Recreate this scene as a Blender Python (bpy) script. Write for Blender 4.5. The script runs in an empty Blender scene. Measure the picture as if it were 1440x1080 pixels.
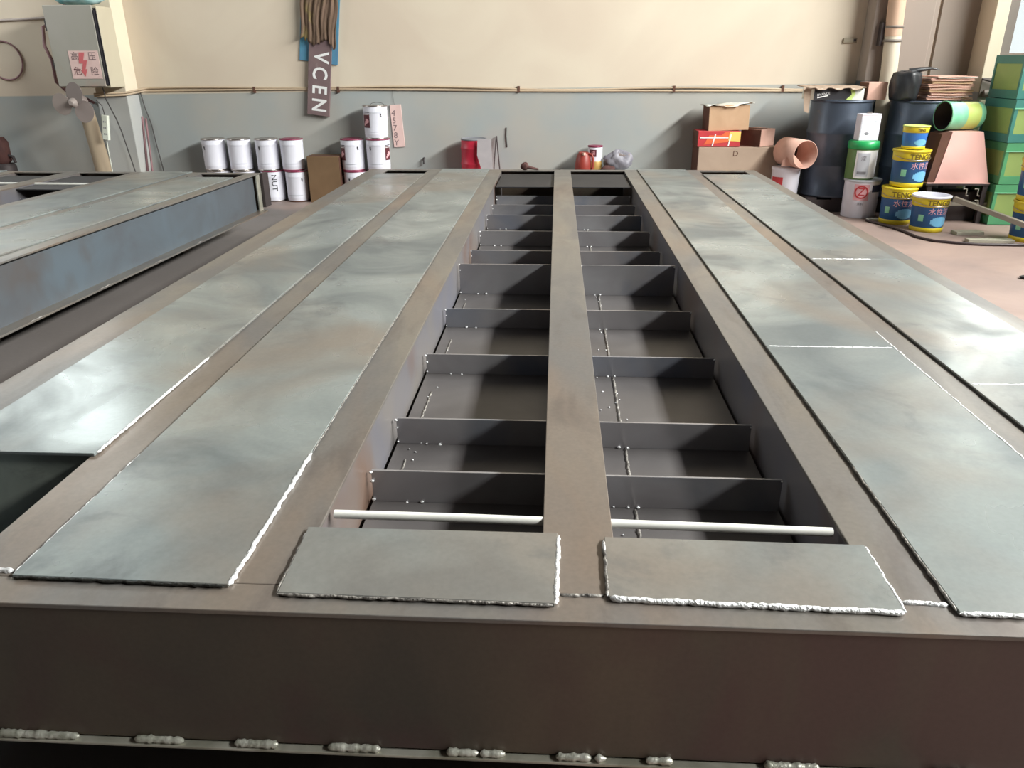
import bpy, bmesh, math, random
from mathutils import Vector, Matrix

random.seed(7)
S = bpy.context.scene
COL = S.collection
PI = math.pi

# ---------------------------------------------------------------- camera
cam_d = bpy.data.cameras.new('camera')
cam_d.sensor_width = 36.0
cam_d.lens = 27.0
cam_d.clip_start = 0.05
cam = bpy.data.objects.new('camera', cam_d)
COL.objects.link(cam)
pt, yw, rl = 0.398674, 0.056451, -0.004291
w = Vector((-math.sin(yw) * math.cos(pt), math.cos(yw) * math.cos(pt), -math.sin(pt)))
r0 = Vector((math.cos(yw), math.sin(yw), 0))
u0 = r0.cross(w)
r1 = r0 * math.cos(rl) + u0 * math.sin(rl)
u1 = -r0 * math.sin(rl) + u0 * math.cos(rl)
M = Matrix.Identity(4)
for i in range(3):
    M[i][0], M[i][1], M[i][2] = r1[i], u1[i], -w[i]
M.translation = (0, 0, 1.40)
cam.matrix_world = M
S.camera = cam

# ---------------------------------------------------------------- world, lights, exposure
W = bpy.data.worlds.new('sky')
S.world = W
W.use_nodes = True
bg = W.node_tree.nodes['Background']
bg.inputs[0].default_value = (0.93, 0.97, 1.0, 1)
bg.inputs[1].default_value = 1.2
S.view_settings.view_transform = 'Standard'
S.view_settings.look = 'None'
S.view_settings.gamma = 1.0
S.view_settings.use_curve_mapping = False
S.view_settings.exposure = 0.0


def area(name, loc, target, sx, sy, radiance, color):
    d = bpy.data.lights.new(name, 'AREA')
    d.shape = 'RECTANGLE'
    d.size, d.size_y = sx, sy
    d.energy = radiance * PI * sx * sy
    d.color = color
    o = bpy.data.objects.new(name, d)
    o.location = loc
    v = Vector(target) - Vector(loc)
    o.rotation_euler = v.to_track_quat('-Z', 'Y').to_euler()
    COL.objects.link(o)
    return o


DAY = (1.0, 0.985, 0.96)
# daylight outside the openings of the hall
area('high_window_daylight', (6.72, 2.7, 5.02), (0.3, 2.7, 1.2), 8.4, 0.86, 112.0, DAY).data.spread = math.radians(150)
area('corner_window_daylight', (5.35, 8.95, 2.4), (5.2, 7.0, 2.3), 1.6, 1.9, 6.5, DAY)
area('added_left_window_fill', (-7.95, 6.3, 3.5), (-4.0, 6.3, 2.8), 3.6, 2.2, 6.0, (0.95, 0.98, 1.0))  # unseen left window, added to brighten the dim end of the back wall
area('back_window_daylight', (-6.5, 9.2, 3.75), (-6.0, 6.0, 3.2), 2.2, 2.2, 8.0, (0.95, 0.98, 1.0))



# ---------------------------------------------------------------- materials
def lin(c):
    return tuple((v / 255 / 12.92) if v / 255 <= 0.04045 else ((v / 255 + 0.055) / 1.055) ** 2.4 for v in c) + (1,)


def mat(name, base, rough=0.6, metal=0.0, var=None, scale=4.0, amount=0.5, bump=0.0, bscale=40.0, stretch=None,
        spots=None, sscale=2.0, slo=0.55, shi=0.75, rvar=0.0, spec=0.5, detail=6, dist=0.8,
        smudge=None, mscale=3.0, mlo=0.54, mhi=0.68, mamt=0.6, grain=0.0):
    m = bpy.data.materials.new(name)
    m.use_nodes = True
    nt = m.node_tree
    N, L = nt.nodes, nt.links
    b = N['Principled BSDF']
    b.inputs['Roughness'].default_value = rough
    b.inputs['Metallic'].default_value = metal
    b.inputs['Specular IOR Level'].default_value = spec
    c0 = lin(base)
    b.inputs['Base Color'].default_value = c0
    if var is None and bump == 0 and spots is None:
        var = tuple(max(0, v * 0.93) for v in base)
        amount = 0.6
    tc = N.new('ShaderNodeTexCoord')
    mp = N.new('ShaderNodeMapping')
    if stretch:
        mp.inputs['Scale'].default_value = stretch
    L.new(tc.outputs['Object'], mp.inputs[0])
    n = N.new('ShaderNodeTexNoise')
    n.inputs['Scale'].default_value = scale
    n.inputs['Detail'].default_value = detail
    n.inputs['Distortion'].default_value = dist
    L.new(mp.outputs[0], n.inputs[0])
    out = None
    if var is not None:
        rp = N.new('ShaderNodeMapRange')
        rp.inputs[1].default_value = 0.5 - 0.16
        rp.inputs[2].default_value = 0.5 + 0.16
        rp.inputs[4].default_value = amount
        L.new(n.outputs[0], rp.inputs[0])
        mx = N.new('ShaderNodeMix')
        mx.data_type = 'RGBA'
        mx.inputs[6].default_value = c0
        mx.inputs[7].default_value = lin(var)
        L.new(rp.outputs[0], mx.inputs[0])
        out = mx.outputs[2]
    if spots is not None:
        n2 = N.new('ShaderNodeTexNoise')
        n2.inputs['Scale'].default_value = sscale
        n2.inputs['Detail'].default_value = 5
        n2.inputs['Distortion'].default_value = 0.6
        L.new(mp.outputs[0], n2.inputs[0])
        r2 = N.new('ShaderNodeMapRange')
        r2.inputs[1].default_value = slo
        r2.inputs[2].default_value = shi
        r2.inputs[4].default_value = 0.8
        L.new(n2.outputs[0], r2.inputs[0])
        m2 = N.new('ShaderNodeMix')
        m2.data_type = 'RGBA'
        m2.inputs[6].default_value = c0
        m2.inputs[7].default_value = lin(spots)
        if out is not None:
            L.new(out, m2.inputs[6])
        L.new(r2.outputs[0], m2.inputs[0])
        out = m2.outputs[2]
    if smudge is not None:
        n4 = N.new('ShaderNodeTexNoise')
        n4.inputs['Scale'].default_value = mscale
        n4.inputs['Detail'].default_value = 7
        n4.inputs['Roughness'].default_value = 0.62
        n4.inputs['Distortion'].default_value = 0.5
        L.new(mp.outputs[0], n4.inputs[0])
        r4 = N.new('ShaderNodeMapRange')
        r4.inputs[1].default_value = mlo
        r4.inputs[2].default_value = mhi
        r4.inputs[4].default_value = mamt
        L.new(n4.outputs[0], r4.inputs[0])
        m4 = N.new('ShaderNodeMix')
        m4.data_type = 'RGBA'
        m4.inputs[6].default_value = c0
        m4.inputs[7].default_value = lin(smudge)
        if out is not None:
            L.new(out, m4.inputs[6])
        L.new(r4.outputs[0], m4.inputs[0])
        out = m4.outputs[2]
    if grain:
        n5 = N.new('ShaderNodeTexNoise')
        n5.inputs['Scale'].default_value = 90
        n5.inputs['Detail'].default_value = 3
        L.new(tc.outputs['Object'], n5.inputs[0])
        r5 = N.new('ShaderNodeMapRange')
        r5.inputs[1].default_value = 0.3
        r5.inputs[2].default_value = 0.7
        r5.inputs[3].default_value = 1 - grain
        r5.inputs[4].default_value = 1 + grain
        L.new(n5.outputs[0], r5.inputs[0])
        hs = N.new('ShaderNodeHueSaturation')
        if out is not None:
            L.new(out, hs.inputs['Color'])
        else:
            hs.inputs['Color'].default_value = c0
        L.new(r5.outputs[0], hs.inputs['Value'])
        out = hs.outputs[0]
    if out is not None:
        L.new(out, b.inputs['Base Color'])
    if rvar:
        rr = N.new('ShaderNodeMapRange')
        rr.inputs[1].default_value = 0.35
        rr.inputs[2].default_value = 0.65
        rr.inputs[3].default_value = rough - rvar
        rr.inputs[4].default_value = rough + rvar
        L.new(n.outputs[0], rr.inputs[0])
        L.new(rr.outputs[0], b.inputs['Roughness'])
    if bump:
        n3 = N.new('ShaderNodeTexNoise')
        n3.inputs['Scale'].default_value = bscale
        n3.inputs['Detail'].default_value = 4
        L.new(mp.outputs[0], n3.inputs[0])
        bp = N.new('ShaderNodeBump')
        bp.inputs['Strength'].default_value = bump
        bp.inputs['Distance'].default_value = 0.01
        L.new(n3.outputs[0], bp.inputs['Height'])
        L.new(bp.outputs[0], b.inputs['Normal'])
    return m


def wall_mat(name, upper, upper2, lower, lower2, line, slope=0.0):
    """painted plaster: one paint above the dado line, another below it"""
    m = mat(name, upper, 0.75, 0, upper2, 0.9, 0.9, bump=0.06, bscale=14, spec=0.25)
    nt = m.node_tree
    N, L = nt.nodes, nt.links
    b = N['Principled BSDF']
    up = b.inputs['Base Color'].links[0].from_socket
    geo = N.new('ShaderNodeNewGeometry')
    sep = N.new('ShaderNodeSeparateXYZ')
    L.new(geo.outputs['Position'], sep.inputs[0])
    n = N.new('ShaderNodeTexNoise')
    n.inputs['Scale'].default_value = 1.6
    n.inputs['Detail'].default_value = 5
    L.new(geo.outputs['Position'], n.inputs[0])
    rp = N.new('ShaderNodeMapRange')
    rp.inputs[1].default_value = 0.36
    rp.inputs[2].default_value = 0.64
    L.new(n.outputs[0], rp.inputs[0])
    lo = N.new('ShaderNodeMix')
    lo.data_type = 'RGBA'
    lo.inputs[6].default_value = lin(lower)
    lo.inputs[7].default_value = lin(lower2)
    L.new(rp.outputs[0], lo.inputs[0])
    ad = N.new('ShaderNodeMath')
    ad.operation = 'MULTIPLY_ADD'
    ad.inputs[1].default_value = -slope
    L.new(sep.outputs[0], ad.inputs[0])
    L.new(sep.outputs[2], ad.inputs[2])
    st = N.new('ShaderNodeMapRange')
    st.inputs[1].default_value = line - 0.006
    st.inputs[2].default_value = line + 0.006
    L.new(ad.outputs[0], st.inputs[0])
    mx = N.new('ShaderNodeMix')
    mx.data_type = 'RGBA'
    L.new(st.outputs[0], mx.inputs[0])
    L.new(lo.outputs[2], mx.inputs[6])
    L.new(up, mx.inputs[7])
    L.new(mx.outputs[2], b.inputs['Base Color'])
    return m


M_wall = wall_mat('cream_and_blue_plaster', (217, 205, 186), (208, 193, 175), (171, 170, 164), (161, 167, 167), 1.135, 0.012)
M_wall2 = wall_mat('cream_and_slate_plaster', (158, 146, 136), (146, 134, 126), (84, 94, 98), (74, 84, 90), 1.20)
M_pil = wall_mat('pillar_plaster', (226, 214, 190), (214, 202, 182), (176, 176, 172), (166, 168, 168), 1.10)
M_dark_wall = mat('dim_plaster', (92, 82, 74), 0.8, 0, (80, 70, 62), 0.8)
M_ceil = mat('ceiling_sheet', (84, 84, 84), 0.7, 0, (72, 72, 72), 0.5)
M_floor = mat('worn_concrete_floor', (156, 135, 126), 0.62, 0, (140, 121, 114), 1.3, 0.9, spots=(126, 112, 108), sscale=0.9,
              slo=0.50, shi=0.68, bump=0.08, bscale=30, rvar=0.1)


def floor_grey_patch(m):
    """greyer, darker patch with a noisy edge on the floor round the platforms"""
    nt = m.node_tree
    N, L = nt.nodes, nt.links
    b = N['Principled BSDF']
    src = b.inputs['Base Color'].links[0].from_socket
    tc = N.new('ShaderNodeTexCoord')
    mp = N.new('ShaderNodeMapping')
    mp.inputs['Location'].default_value = (3.0, -3.4, 0)
    mp.inputs['Scale'].default_value = (1, 1, 1)
    L.new(tc.outputs['Object'], mp.inputs[0])
    ms = N.new('ShaderNodeVectorMath')
    ms.operation = 'MULTIPLY'
    ms.inputs[1].default_value = (0.27, 0.22, 0)
    L.new(mp.outputs[0], ms.inputs[0])
    ln = N.new('ShaderNodeVectorMath')
    ln.operation = 'LENGTH'
    L.new(ms.outputs[0], ln.inputs[0])
    n = N.new('ShaderNodeTexNoise')
    n.inputs['Scale'].default_value = 1.4
    n.inputs['Detail'].default_value = 5
    L.new(tc.outputs['Object'], n.inputs[0])
    ad = N.new('ShaderNodeMath')
    ad.operation = 'MULTIPLY_ADD'
    ad.inputs[1].default_value = 0.7
    L.new(n.outputs[0], ad.inputs[0])
    L.new(ln.outputs['Value'], ad.inputs[2])
    r = N.new('ShaderNodeMapRange')
    r.inputs[1].default_value = 1.25
    r.inputs[2].default_value = 1.45
    r.inputs[3].default_value = 0.92
    r.inputs[4].default_value = 0.0
    L.new(ad.outputs[0], r.inputs[0])
    mx = N.new('ShaderNodeMix')
    mx.data_type = 'RGBA'
    L.new(r.outputs[0], mx.inputs[0])
    L.new(src, mx.inputs[6])
    mx.inputs[7].default_value = lin((104, 100, 98))
    L.new(mx.outputs[2], b.inputs['Base Color'])


floor_grey_patch(M_floor)
M_ground = mat('yard_concrete', (200, 198, 190), 0.9, 0, (180, 178, 172), 0.7)

M_plate = mat('mill_scale_plate', (144, 152, 151), 0.33, 0.30, (100, 107, 109), 1.7, 0.95,
              spots=(130, 120, 110), sscale=1.1, slo=0.50, shi=0.70, rvar=0.09, dist=1.2, detail=4,
              smudge=(84, 88, 92), mscale=3.4, mlo=0.55, mhi=0.70, mamt=0.65, grain=0.05)
M_flange = mat('brown_mill_steel', (122, 117, 110), 0.37, 0.35, (108, 106, 105), 2.6, 0.95, bump=0.03, bscale=12,
               spots=(126, 110, 97), sscale=1.7, slo=0.48, shi=0.70, stretch=(1.6, 0.5, 1), rvar=0.08,
               smudge=(92, 84, 80), mscale=4.5, mlo=0.55, mhi=0.70, mamt=0.55, grain=0.06)
M_web = mat('blue_grey_web_steel', (92, 102, 110), 0.45, 0.2, (80, 82, 86), 2.0, 0.9, spots=(82, 70, 62), sscale=1.3,
            slo=0.56, shi=0.74, bump=0.04, bscale=10, rvar=0.08)
M_inner = mat('brown_inner_web', (118, 113, 110), 0.36, 0.25, (106, 106, 116), 2.0, 0.9, spots=(110, 84, 68), sscale=1.6, slo=0.5,
              shi=0.72, bump=0.04, bscale=10)
M_end = mat('dark_web_steel', (93, 81, 69), 0.42, 0.2, (73, 68, 61), 2.6, 0.95, spots=(80, 60, 58), sscale=3.2, slo=0.47,
            shi=0.62, bump=0.03, bscale=10, stretch=(1, 1, 0.6), grain=0.06)
M_pocket = mat('green_grey_pocket_steel', (176, 182, 170), 0.4, 0.3, (128, 136, 128), 5, 0.95, bump=0.03, bscale=12, smudge=(96, 100, 98), mscale=6)
M_rib = mat('rib_steel', (158, 158, 161), 0.22, 0.5, (140, 136, 138), 3.0, 0.9, bump=0.05, bscale=14,
            spots=(112, 122, 140), sscale=2.0, slo=0.5, shi=0.7)
M_floorplate = mat('floor_panel_steel', (92, 89, 89), 0.42, 0.05, (74, 71, 71), 3.0, 0.9, bump=0.04, bscale=14)
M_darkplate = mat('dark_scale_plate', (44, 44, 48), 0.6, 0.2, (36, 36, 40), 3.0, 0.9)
M_weld = mat('bright_weld', (240, 242, 244), 0.35, 0.25, (190, 190, 190), 60, 0.9, bump=0.6, bscale=160)
M_weld_dull = mat('dull_weld', (150, 146, 140), 0.45, 0.3, (80, 76, 74), 50, 0.9, bump=0.6, bscale=120, spots=(200, 200, 200),
                  sscale=14, slo=0.62, shi=0.70)
M_lipweld = mat('pale_lip_weld', (206, 206, 196), 0.35, 0.4, (150, 152, 136), 30, 0.9, bump=0.3, bscale=120)
M_weld_dark = mat('dark_weld', (60, 60, 57), 0.5, 0.6, (52, 52, 50), 40, 0.9, bump=0.5, bscale=120, spots=(190, 192, 190),
                  sscale=9, slo=0.66, shi=0.74)
M_edge = mat('lit_edge_steel', (206, 204, 192), 0.3, 0.6, (150, 148, 132), 8, 0.9)  # paler than the other flanges: light caught by the lip, put into the colour
M_pvc = mat('white_plastic_tube', (236, 236, 230), 0.4, 0, (214, 212, 204), 5, 0.6)

M_white = mat('white_can_enamel', (232, 233, 244), 0.32, 0.0, (220, 218, 228), 3, 0.7)
M_tin = mat('tinplate', (190, 184, 180), 0.3, 0.9, (150, 140, 136), 10, 0.8)
M_pinkrim = mat('magenta_rim', (150, 62, 92), 0.45, 0.2, (120, 44, 70), 12, 0.8)
M_maroon = mat('maroon_print', (92, 38, 48), 0.5)
M_black = mat('black_print', (34, 32, 38), 0.5)
M_greyprint = mat('grey_print', (130, 130, 136), 0.5)
M_bluegreyband = mat('pale_grey_print', (196, 200, 208), 0.4)
M_pinkprint = mat('pale_pink_print', (226, 170, 176), 0.5)
M_redprint = mat('red_print', (196, 60, 66), 0.5)
M_navy = mat('navy_print', (44, 52, 92), 0.45)
M_whiteprint = mat('white_print', (240, 240, 240), 0.45)
M_card = mat('tan_cardboard', (196, 164, 134), 0.85, 0, (180, 148, 118), 4, 0.8, spec=0.2)
M_card_b = mat('brown_cardboard', (122, 98, 74), 0.85, 0, (108, 86, 64), 4, 0.8, spec=0.2)
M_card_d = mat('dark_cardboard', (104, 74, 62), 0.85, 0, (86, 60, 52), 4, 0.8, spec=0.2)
M_card_p = mat('pinkish_cardboard', (216, 176, 160), 0.85, 0, (202, 160, 146), 4, 0.8, spec=0.2)
M_card_g = mat('greyish_cardboard', (178, 158, 140), 0.85, 0, (164, 144, 128), 3, 0.8, spec=0.2)
M_pinkboard = mat('pink_board', (238, 192, 182), 0.75, 0, (228, 178, 170), 2, 0.8, spec=0.2)
M_paper = mat('white_paper', (226, 226, 216), 0.8, 0, (200, 204, 196), 5, 0.7)
M_drum = mat('dark_blue_drum_steel', (84, 94, 110), 0.38, 0.3, (70, 78, 90), 3, 0.9, spots=(120, 106, 88), sscale=2.4, slo=0.64,
             shi=0.74)
M_bag = mat('black_plastic_sack', (44, 46, 50), 0.4, 0, (32, 34, 36), 6, 0.8, bump=0.3, bscale=12)
M_red = mat('red_drum_paint', (206, 48, 72), 0.4, 0, (180, 36, 60), 4, 0.8)
M_jug = mat('red_brown_plastic', (150, 58, 48), 0.45, 0, (128, 48, 40), 5, 0.8)
M_greycloth = mat('grey_plastic_sack', (150, 148, 156), 0.55, 0, (124, 122, 132), 8, 0.8, bump=0.3, bscale=14)
M_greyboard = mat('grey_sheet', (176, 170, 172), 0.7, 0, (160, 154, 158), 5, 0.8)
M_gold = mat('gold_print', (190, 152, 88), 0.45, 0.2)
M_yellow = mat('yellow_pail_plastic', (226, 204, 48), 0.4, 0, (206, 184, 40), 4, 0.7)
M_blue = mat('blue_pail_plastic', (40, 84, 136), 0.35, 0, (36, 96, 140), 3, 0.8)
M_lblue = mat('bright_blue_pail', (60, 124, 206), 0.35, 0, (50, 104, 190), 3, 0.7)
M_sky = mat('sky_blue_print', (120, 186, 224), 0.4)
M_pailtxt = mat('olive_lettering', (110, 92, 30), 0.5)
M_green = mat('green_lid_plastic', (44, 170, 96), 0.35, 0, (34, 140, 80), 4, 0.7)
M_lime = mat('lime_print', (208, 222, 120), 0.4, 0, (190, 222, 140), 4)
M_mint = mat('mint_pail_plastic', (150, 212, 178), 0.4, 0, (110, 196, 150), 5, 0.9)
M_oliveside = mat('olive_green_plastic', (96, 128, 70), 0.5, 0, (82, 116, 62), 4)
M_crate_g = mat('green_crate_plastic', (88, 160, 112), 0.45, 0, (76, 144, 106), 3, 0.8)
M_crate_o = mat('olive_crate_panel', (150, 172, 100), 0.5, 0, (134, 158, 92), 3, 0.8)
M_crate_t = mat('teal_crate_plastic', (70, 134, 124), 0.45, 0, (60, 120, 116), 3, 0.8)
M_inside = mat('dark_interior', (64, 54, 56), 0.8)
M_cabinet = mat('grey_cabinet_enamel', (166, 162, 154), 0.5, 0.1, (156, 154, 142), 1.6, 0.9, spots=(178, 146, 134), sscale=2.0,
                slo=0.56, shi=0.72)
M_cabside = mat('beige_cabinet_enamel', (196, 188, 166), 0.5, 0.1, (186, 176, 156), 2)
M_signpink = mat('pale_sign_sheet', (222, 192, 186), 0.6, 0, (212, 180, 174), 6)
M_teal = mat('teal_cloth', (74, 130, 136), 0.8, 0, (150, 176, 176), 8, 0.9)
M_wood = mat('tan_post_wood', (162, 146, 124), 0.7, 0, (142, 124, 102), 5, 0.8, stretch=(1, 1, 0.2))
M_fan = mat('grey_fan_plastic', (160, 148, 142), 0.5, 0, (142, 132, 128), 4)
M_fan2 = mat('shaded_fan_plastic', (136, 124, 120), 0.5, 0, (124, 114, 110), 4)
M_cable = mat('dark_cable_rubber', (66, 62, 62), 0.6)
M_pinkcable = mat('mauve_cable', (140, 104, 108), 0.6)
M_conduit = mat('beige_conduit', (196, 176, 150), 0.5, 0, (176, 156, 134), 4)
M_greypipe = mat('grey_pipe_paint', (170, 158, 152), 0.5, 0, (150, 140, 136), 5)
M_board = mat('maroon_sign_paint', (124, 104, 104), 0.7, 0, (108, 88, 92), 5, 0.9, spots=(150, 136, 134), sscale=7, slo=0.6,
              shi=0.72)
M_bluesheet = mat('blue_plastic_sheet', (84, 150, 176), 0.5, 0, (92, 130, 166), 4, 0.8)
M_rag = mat('brown_sacking', (120, 98, 84), 0.95, 0, (96, 78, 62), 12, 0.9, bump=0.6, bscale=40, spots=(150, 136, 76), sscale=6,
            slo=0.58, shi=0.7, stretch=(1, 1, 0.35))
M_rust = mat('rusty_scrap', (92, 60, 56), 0.8, 0.2, (64, 42, 42), 14)
M_scrap = mat('dark_scrap_steel', (74, 66, 66), 0.6, 0.4, (56, 50, 52), 6)
M_bar = mat('grey_bar_steel', (158, 152, 140), 0.5, 0.4, (140, 134, 124), 5)
M_bargreen = mat('weathered_flat_bar', (176, 172, 156), 0.55, 0.3, (156, 154, 140), 5)
M_hose = mat('black_hose_rubber', (60, 48, 50), 0.5)
M_frame = mat('grey_window_frame', (132, 124, 116), 0.6, 0.1, (118, 110, 104), 3)
M_strip = mat('cream_strip_wood', (226, 216, 194), 0.7, 0, (212, 202, 180), 4)
M_pipe_o = mat('terracotta_pipe', (206, 174, 150), 0.5, 0, (190, 156, 134), 3)
M_pipe_c = mat('cream_pipe', (214, 204, 184), 0.5, 0, (200, 190, 172), 3)
M_socket = mat('grey_socket_plastic', (160, 150, 130), 0.5)
M_strip_w = mat('white_power_strip', (222, 226, 212), 0.4)


def glass_mat():
    m = bpy.data.materials.new('window_glass')
    m.use_nodes = True
    N, L = m.node_tree.nodes, m.node_tree.links
    for n in list(N):
        N.remove(n)
    o = N.new('ShaderNodeOutputMaterial')
    t = N.new('ShaderNodeBsdfTransparent')
    t.inputs[0].default_value = (0.95, 0.97, 0.96, 1)
    g = N.new('ShaderNodeBsdfGlossy')
    g.inputs['Roughness'].default_value = 0.05
    mx = N.new('ShaderNodeMixShader')
    mx.inputs[0].default_value = 0.06
    L.new(t.outputs[0], mx.inputs[1])
    L.new(g.outputs[0], mx.inputs[2])
    L.new(mx.outputs[0], o.inputs[0])
    return m


M_glass = glass_mat()


# ---------------------------------------------------------------- mesh helpers
class MB:
    def __init__(self):
        self.v, self.f = [], []

    def add(self, vs, fs):
        k = len(self.v)
        self.v += [tuple(p) for p in vs]
        self.f += [tuple(i + k for i in q) for q in fs]
        return self

    def box(self, x0, x1, y0, y1, z0, z1, T=None):
        vs = [(x, y, z) for z in (z0, z1) for y in (y0, y1) for x in (x0, x1)]
        if T is not None:
            vs = [T @ Vector(p) for p in vs]
        return self.add(vs, [(0, 2, 3, 1), (4, 5, 7, 6), (0, 1, 5, 4), (2, 6, 7, 3), (0, 4, 6, 2), (1, 3, 7, 5)])

    def prism(self, poly, z0, z1, T=None):
        n = len(poly)
        vs = [(x, y, z0) for x, y in poly] + [(x, y, z1) for x, y in poly]
        if T is not None:
            vs = [T @ Vector(p) for p in vs]
        fs = [tuple(reversed(range(n))), tuple(range(n, 2 * n))]
        fs += [(i, (i + 1) % n, n + (i + 1) % n, n + i) for i in range(n)]
        return self.add(vs, fs)

    def tube(self, pts, r, n=10, rs=None, caps=True):
        pts = [Vector(p) for p in pts]
        vs, fs = [], []
        prev = None
        for i, p in enumerate(pts):
            a = pts[max(i - 1, 0)]
            b = pts[min(i + 1, len(pts) - 1)]
            d = (b - a).normalized()
            if prev is None:
                up = Vector((0, 0, 1)) if abs(d.z) < 0.9 else Vector((1, 0, 0))
                s = d.cross(up).normalized()
            else:
                s = (prev - d * prev.dot(d)).normalized()
            prev = s
            t = s.cross(d).normalized()
            rr = rs[i] if rs else r
            for k in range(n):
                q = 2 * PI * k / n
                vs.append(p + (s * math.cos(q) + t * math.sin(q)) * rr)
        for i in range(len(pts) - 1):
            for k in range(n):
                fs.append((i * n + k, i * n + (k + 1) % n, (i + 1) * n + (k + 1) % n, (i + 1) * n + k))
        if caps:
            k0 = len(vs)
            last = (len(pts) - 1) * n
            vs += vs[:n] + vs[last:last + n]
            fs.append(tuple(reversed(range(k0, k0 + n))))
            fs.append(tuple(range(k0 + n, k0 + 2 * n)))
        return self.add(vs, fs)

    def lathe(self, prof, n=36, T=None, close=False):
        vs, fs = [], []
        for r, z in prof:
            for k in range(n):
                q = 2 * PI * k / n
                vs.append(Vector((r * math.cos(q), r * math.sin(q), z)))
        for i in range(len(prof) - 1):
            for k in range(n):
                fs.append((i * n + k, i * n + (k + 1) % n, (i + 1) * n + (k + 1) % n, (i + 1) * n + k))
        if not close:
            k0 = len(vs)
            last = (len(prof) - 1) * n
            vs += [p.copy() for p in vs[:n]] + [p.copy() for p in vs[last:last + n]]
            fs.append(tuple(reversed(range(k0, k0 + n))))
            fs.append(tuple(range(k0 + n, k0 + 2 * n)))
        if T is not None:
            vs = [T @ p for p in vs]
        return self.add(vs, fs)

    def patch(self, r, a0, a1, z0, z1, r2=None, n=14, T=None, th=0.0012):
        """a thin curved label on a drum of radius r (r2 at the top); angle 0 faces -Y, positive to +X"""
        r2 = r if r2 is None else r2
        vs, fs = [], []
        for i in range(n + 1):
            q = math.radians(a0 + (a1 - a0) * i / n)
            for rr, z in ((r, z0), (r2, z1), (r2 + th, z1), (r + th, z0)):
                vs.append(Vector((rr * math.sin(q), -rr * math.cos(q), z)))
        for i in range(n):
            for k in range(4):
                fs.append((i * 4 + k, i * 4 + (k + 1) % 4, (i + 1) * 4 + (k + 1) % 4, (i + 1) * 4 + k))
        fs.append((3, 2, 1, 0))
        fs.append((n * 4, n * 4 + 1, n * 4 + 2, n * 4 + 3))
        if T is not None:
            vs = [T @ p for p in vs]
        return self.add(vs, fs)

    def bead(self, a, b, r=0.006, seed=0, step=0.009, wob=0.0015, n=7):
        """a lumpy weld bead between two points"""
        rnd = random.Random(seed)
        a, b = Vector(a), Vector(b)
        L = (b - a).length
        k = max(3, int(L / step))
        pts, rs = [], []
        for i in range(k + 1):
            p = a.lerp(b, i / k)
            p = p + Vector((rnd.uniform(-wob, wob), rnd.uniform(-wob, wob), rnd.uniform(-wob, wob) * 0.5))
            pts.append(p)
            rs.append(r * (0.72 + 0.4 * rnd.random() + 0.12 * (i % 2)))
        rs[0] *= 0.4
        rs[-1] *= 0.4
        return self.tube(pts, r, n, rs)

    def build(self, name, m, parent=None, bevel=0.0, smooth=False, seg=2):
        me = bpy.data.meshes.new(name)
        me.from_pydata(self.v, [], self.f)
        bm = bmesh.new()
        bm.from_mesh(me)
        bmesh.ops.recalc_face_normals(bm, faces=bm.faces)
        if bevel:
            bmesh.ops.bevel(bm, geom=list(bm.edges), offset=bevel, segments=seg, affect='EDGES', profile=0.5, clamp_overlap=True)
        bm.to_mesh(me)
        bm.free()
        me.materials.append(m)
        if smooth:
            for p in me.polygons:
                p.use_smooth = len(p.vertices) == 4
        o = bpy.data.objects.new(name, me)
        COL.objects.link(o)
        if parent is not None:
            o.parent = parent
        return o


def thing(name, label, cat, loc=(0, 0, 0), rz=0.0, group=None, rx=0.0, ry=0.0):
    o = bpy.data.objects.new(name, None)
    o.empty_display_size = 0.05
    COL.objects.link(o)
    o.location = loc
    o.rotation_euler = (rx, ry, rz)
    o['label'] = label
    o['category'] = cat
    if group:
        o['group'] = group
    return o


def tag(o, label, cat, group=None):
    o['label'] = label
    o['category'] = cat
    if group:
        o['group'] = group
    return o


def struct(o):
    o['kind'] = 'structure'
    return o


def text(name, body, size, m, parent, fn, bold=0.0):
    """lettering as a mesh; fn maps a flat point (x to the right, y up, centred) into place"""
    cu = bpy.data.curves.new(name, 'FONT')
    cu.body = body
    cu.size = size
    cu.align_x = 'CENTER'
    cu.align_y = 'CENTER'
    cu.resolution_u = 3
    cu.offset = bold
    t = bpy.data.objects.new('tmp_text', cu)
    COL.objects.link(t)
    bpy.context.view_layer.update()
    ev = t.evaluated_get(bpy.context.evaluated_depsgraph_get())
    me = bpy.data.meshes.new_from_object(ev)
    bpy.data.objects.remove(t)
    bpy.data.curves.remove(cu)
    for v in me.vertices:
        v.co = fn(v.co.x, v.co.y)
    me.materials.clear()
    me.materials.append(m)
    me.name = name
    o = bpy.data.objects.new(name, me)
    COL.objects.link(o)
    o.parent = parent
    return o


def on_drum(r, ang, z, slope=0.0):
    """wrap lettering on a drum (slope: growth of the radius per metre of height)"""
    def fn(x, y):
        rr = r + slope * y + 0.0025
        q = math.radians(ang) + x / rr
        return (rr * math.sin(q), -rr * math.cos(q), z + y)
    return fn


def on_face(x0, y0, z0, rot=0.0, off=0.0015):
    """flat lettering on a face that looks towards -Y"""
    c, s = math.cos(rot), math.sin(rot)

    def fn(x, y):
        return (x0 + x * c - y * s, y0 - off, z0 + x * s + y * c)
    return fn


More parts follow.
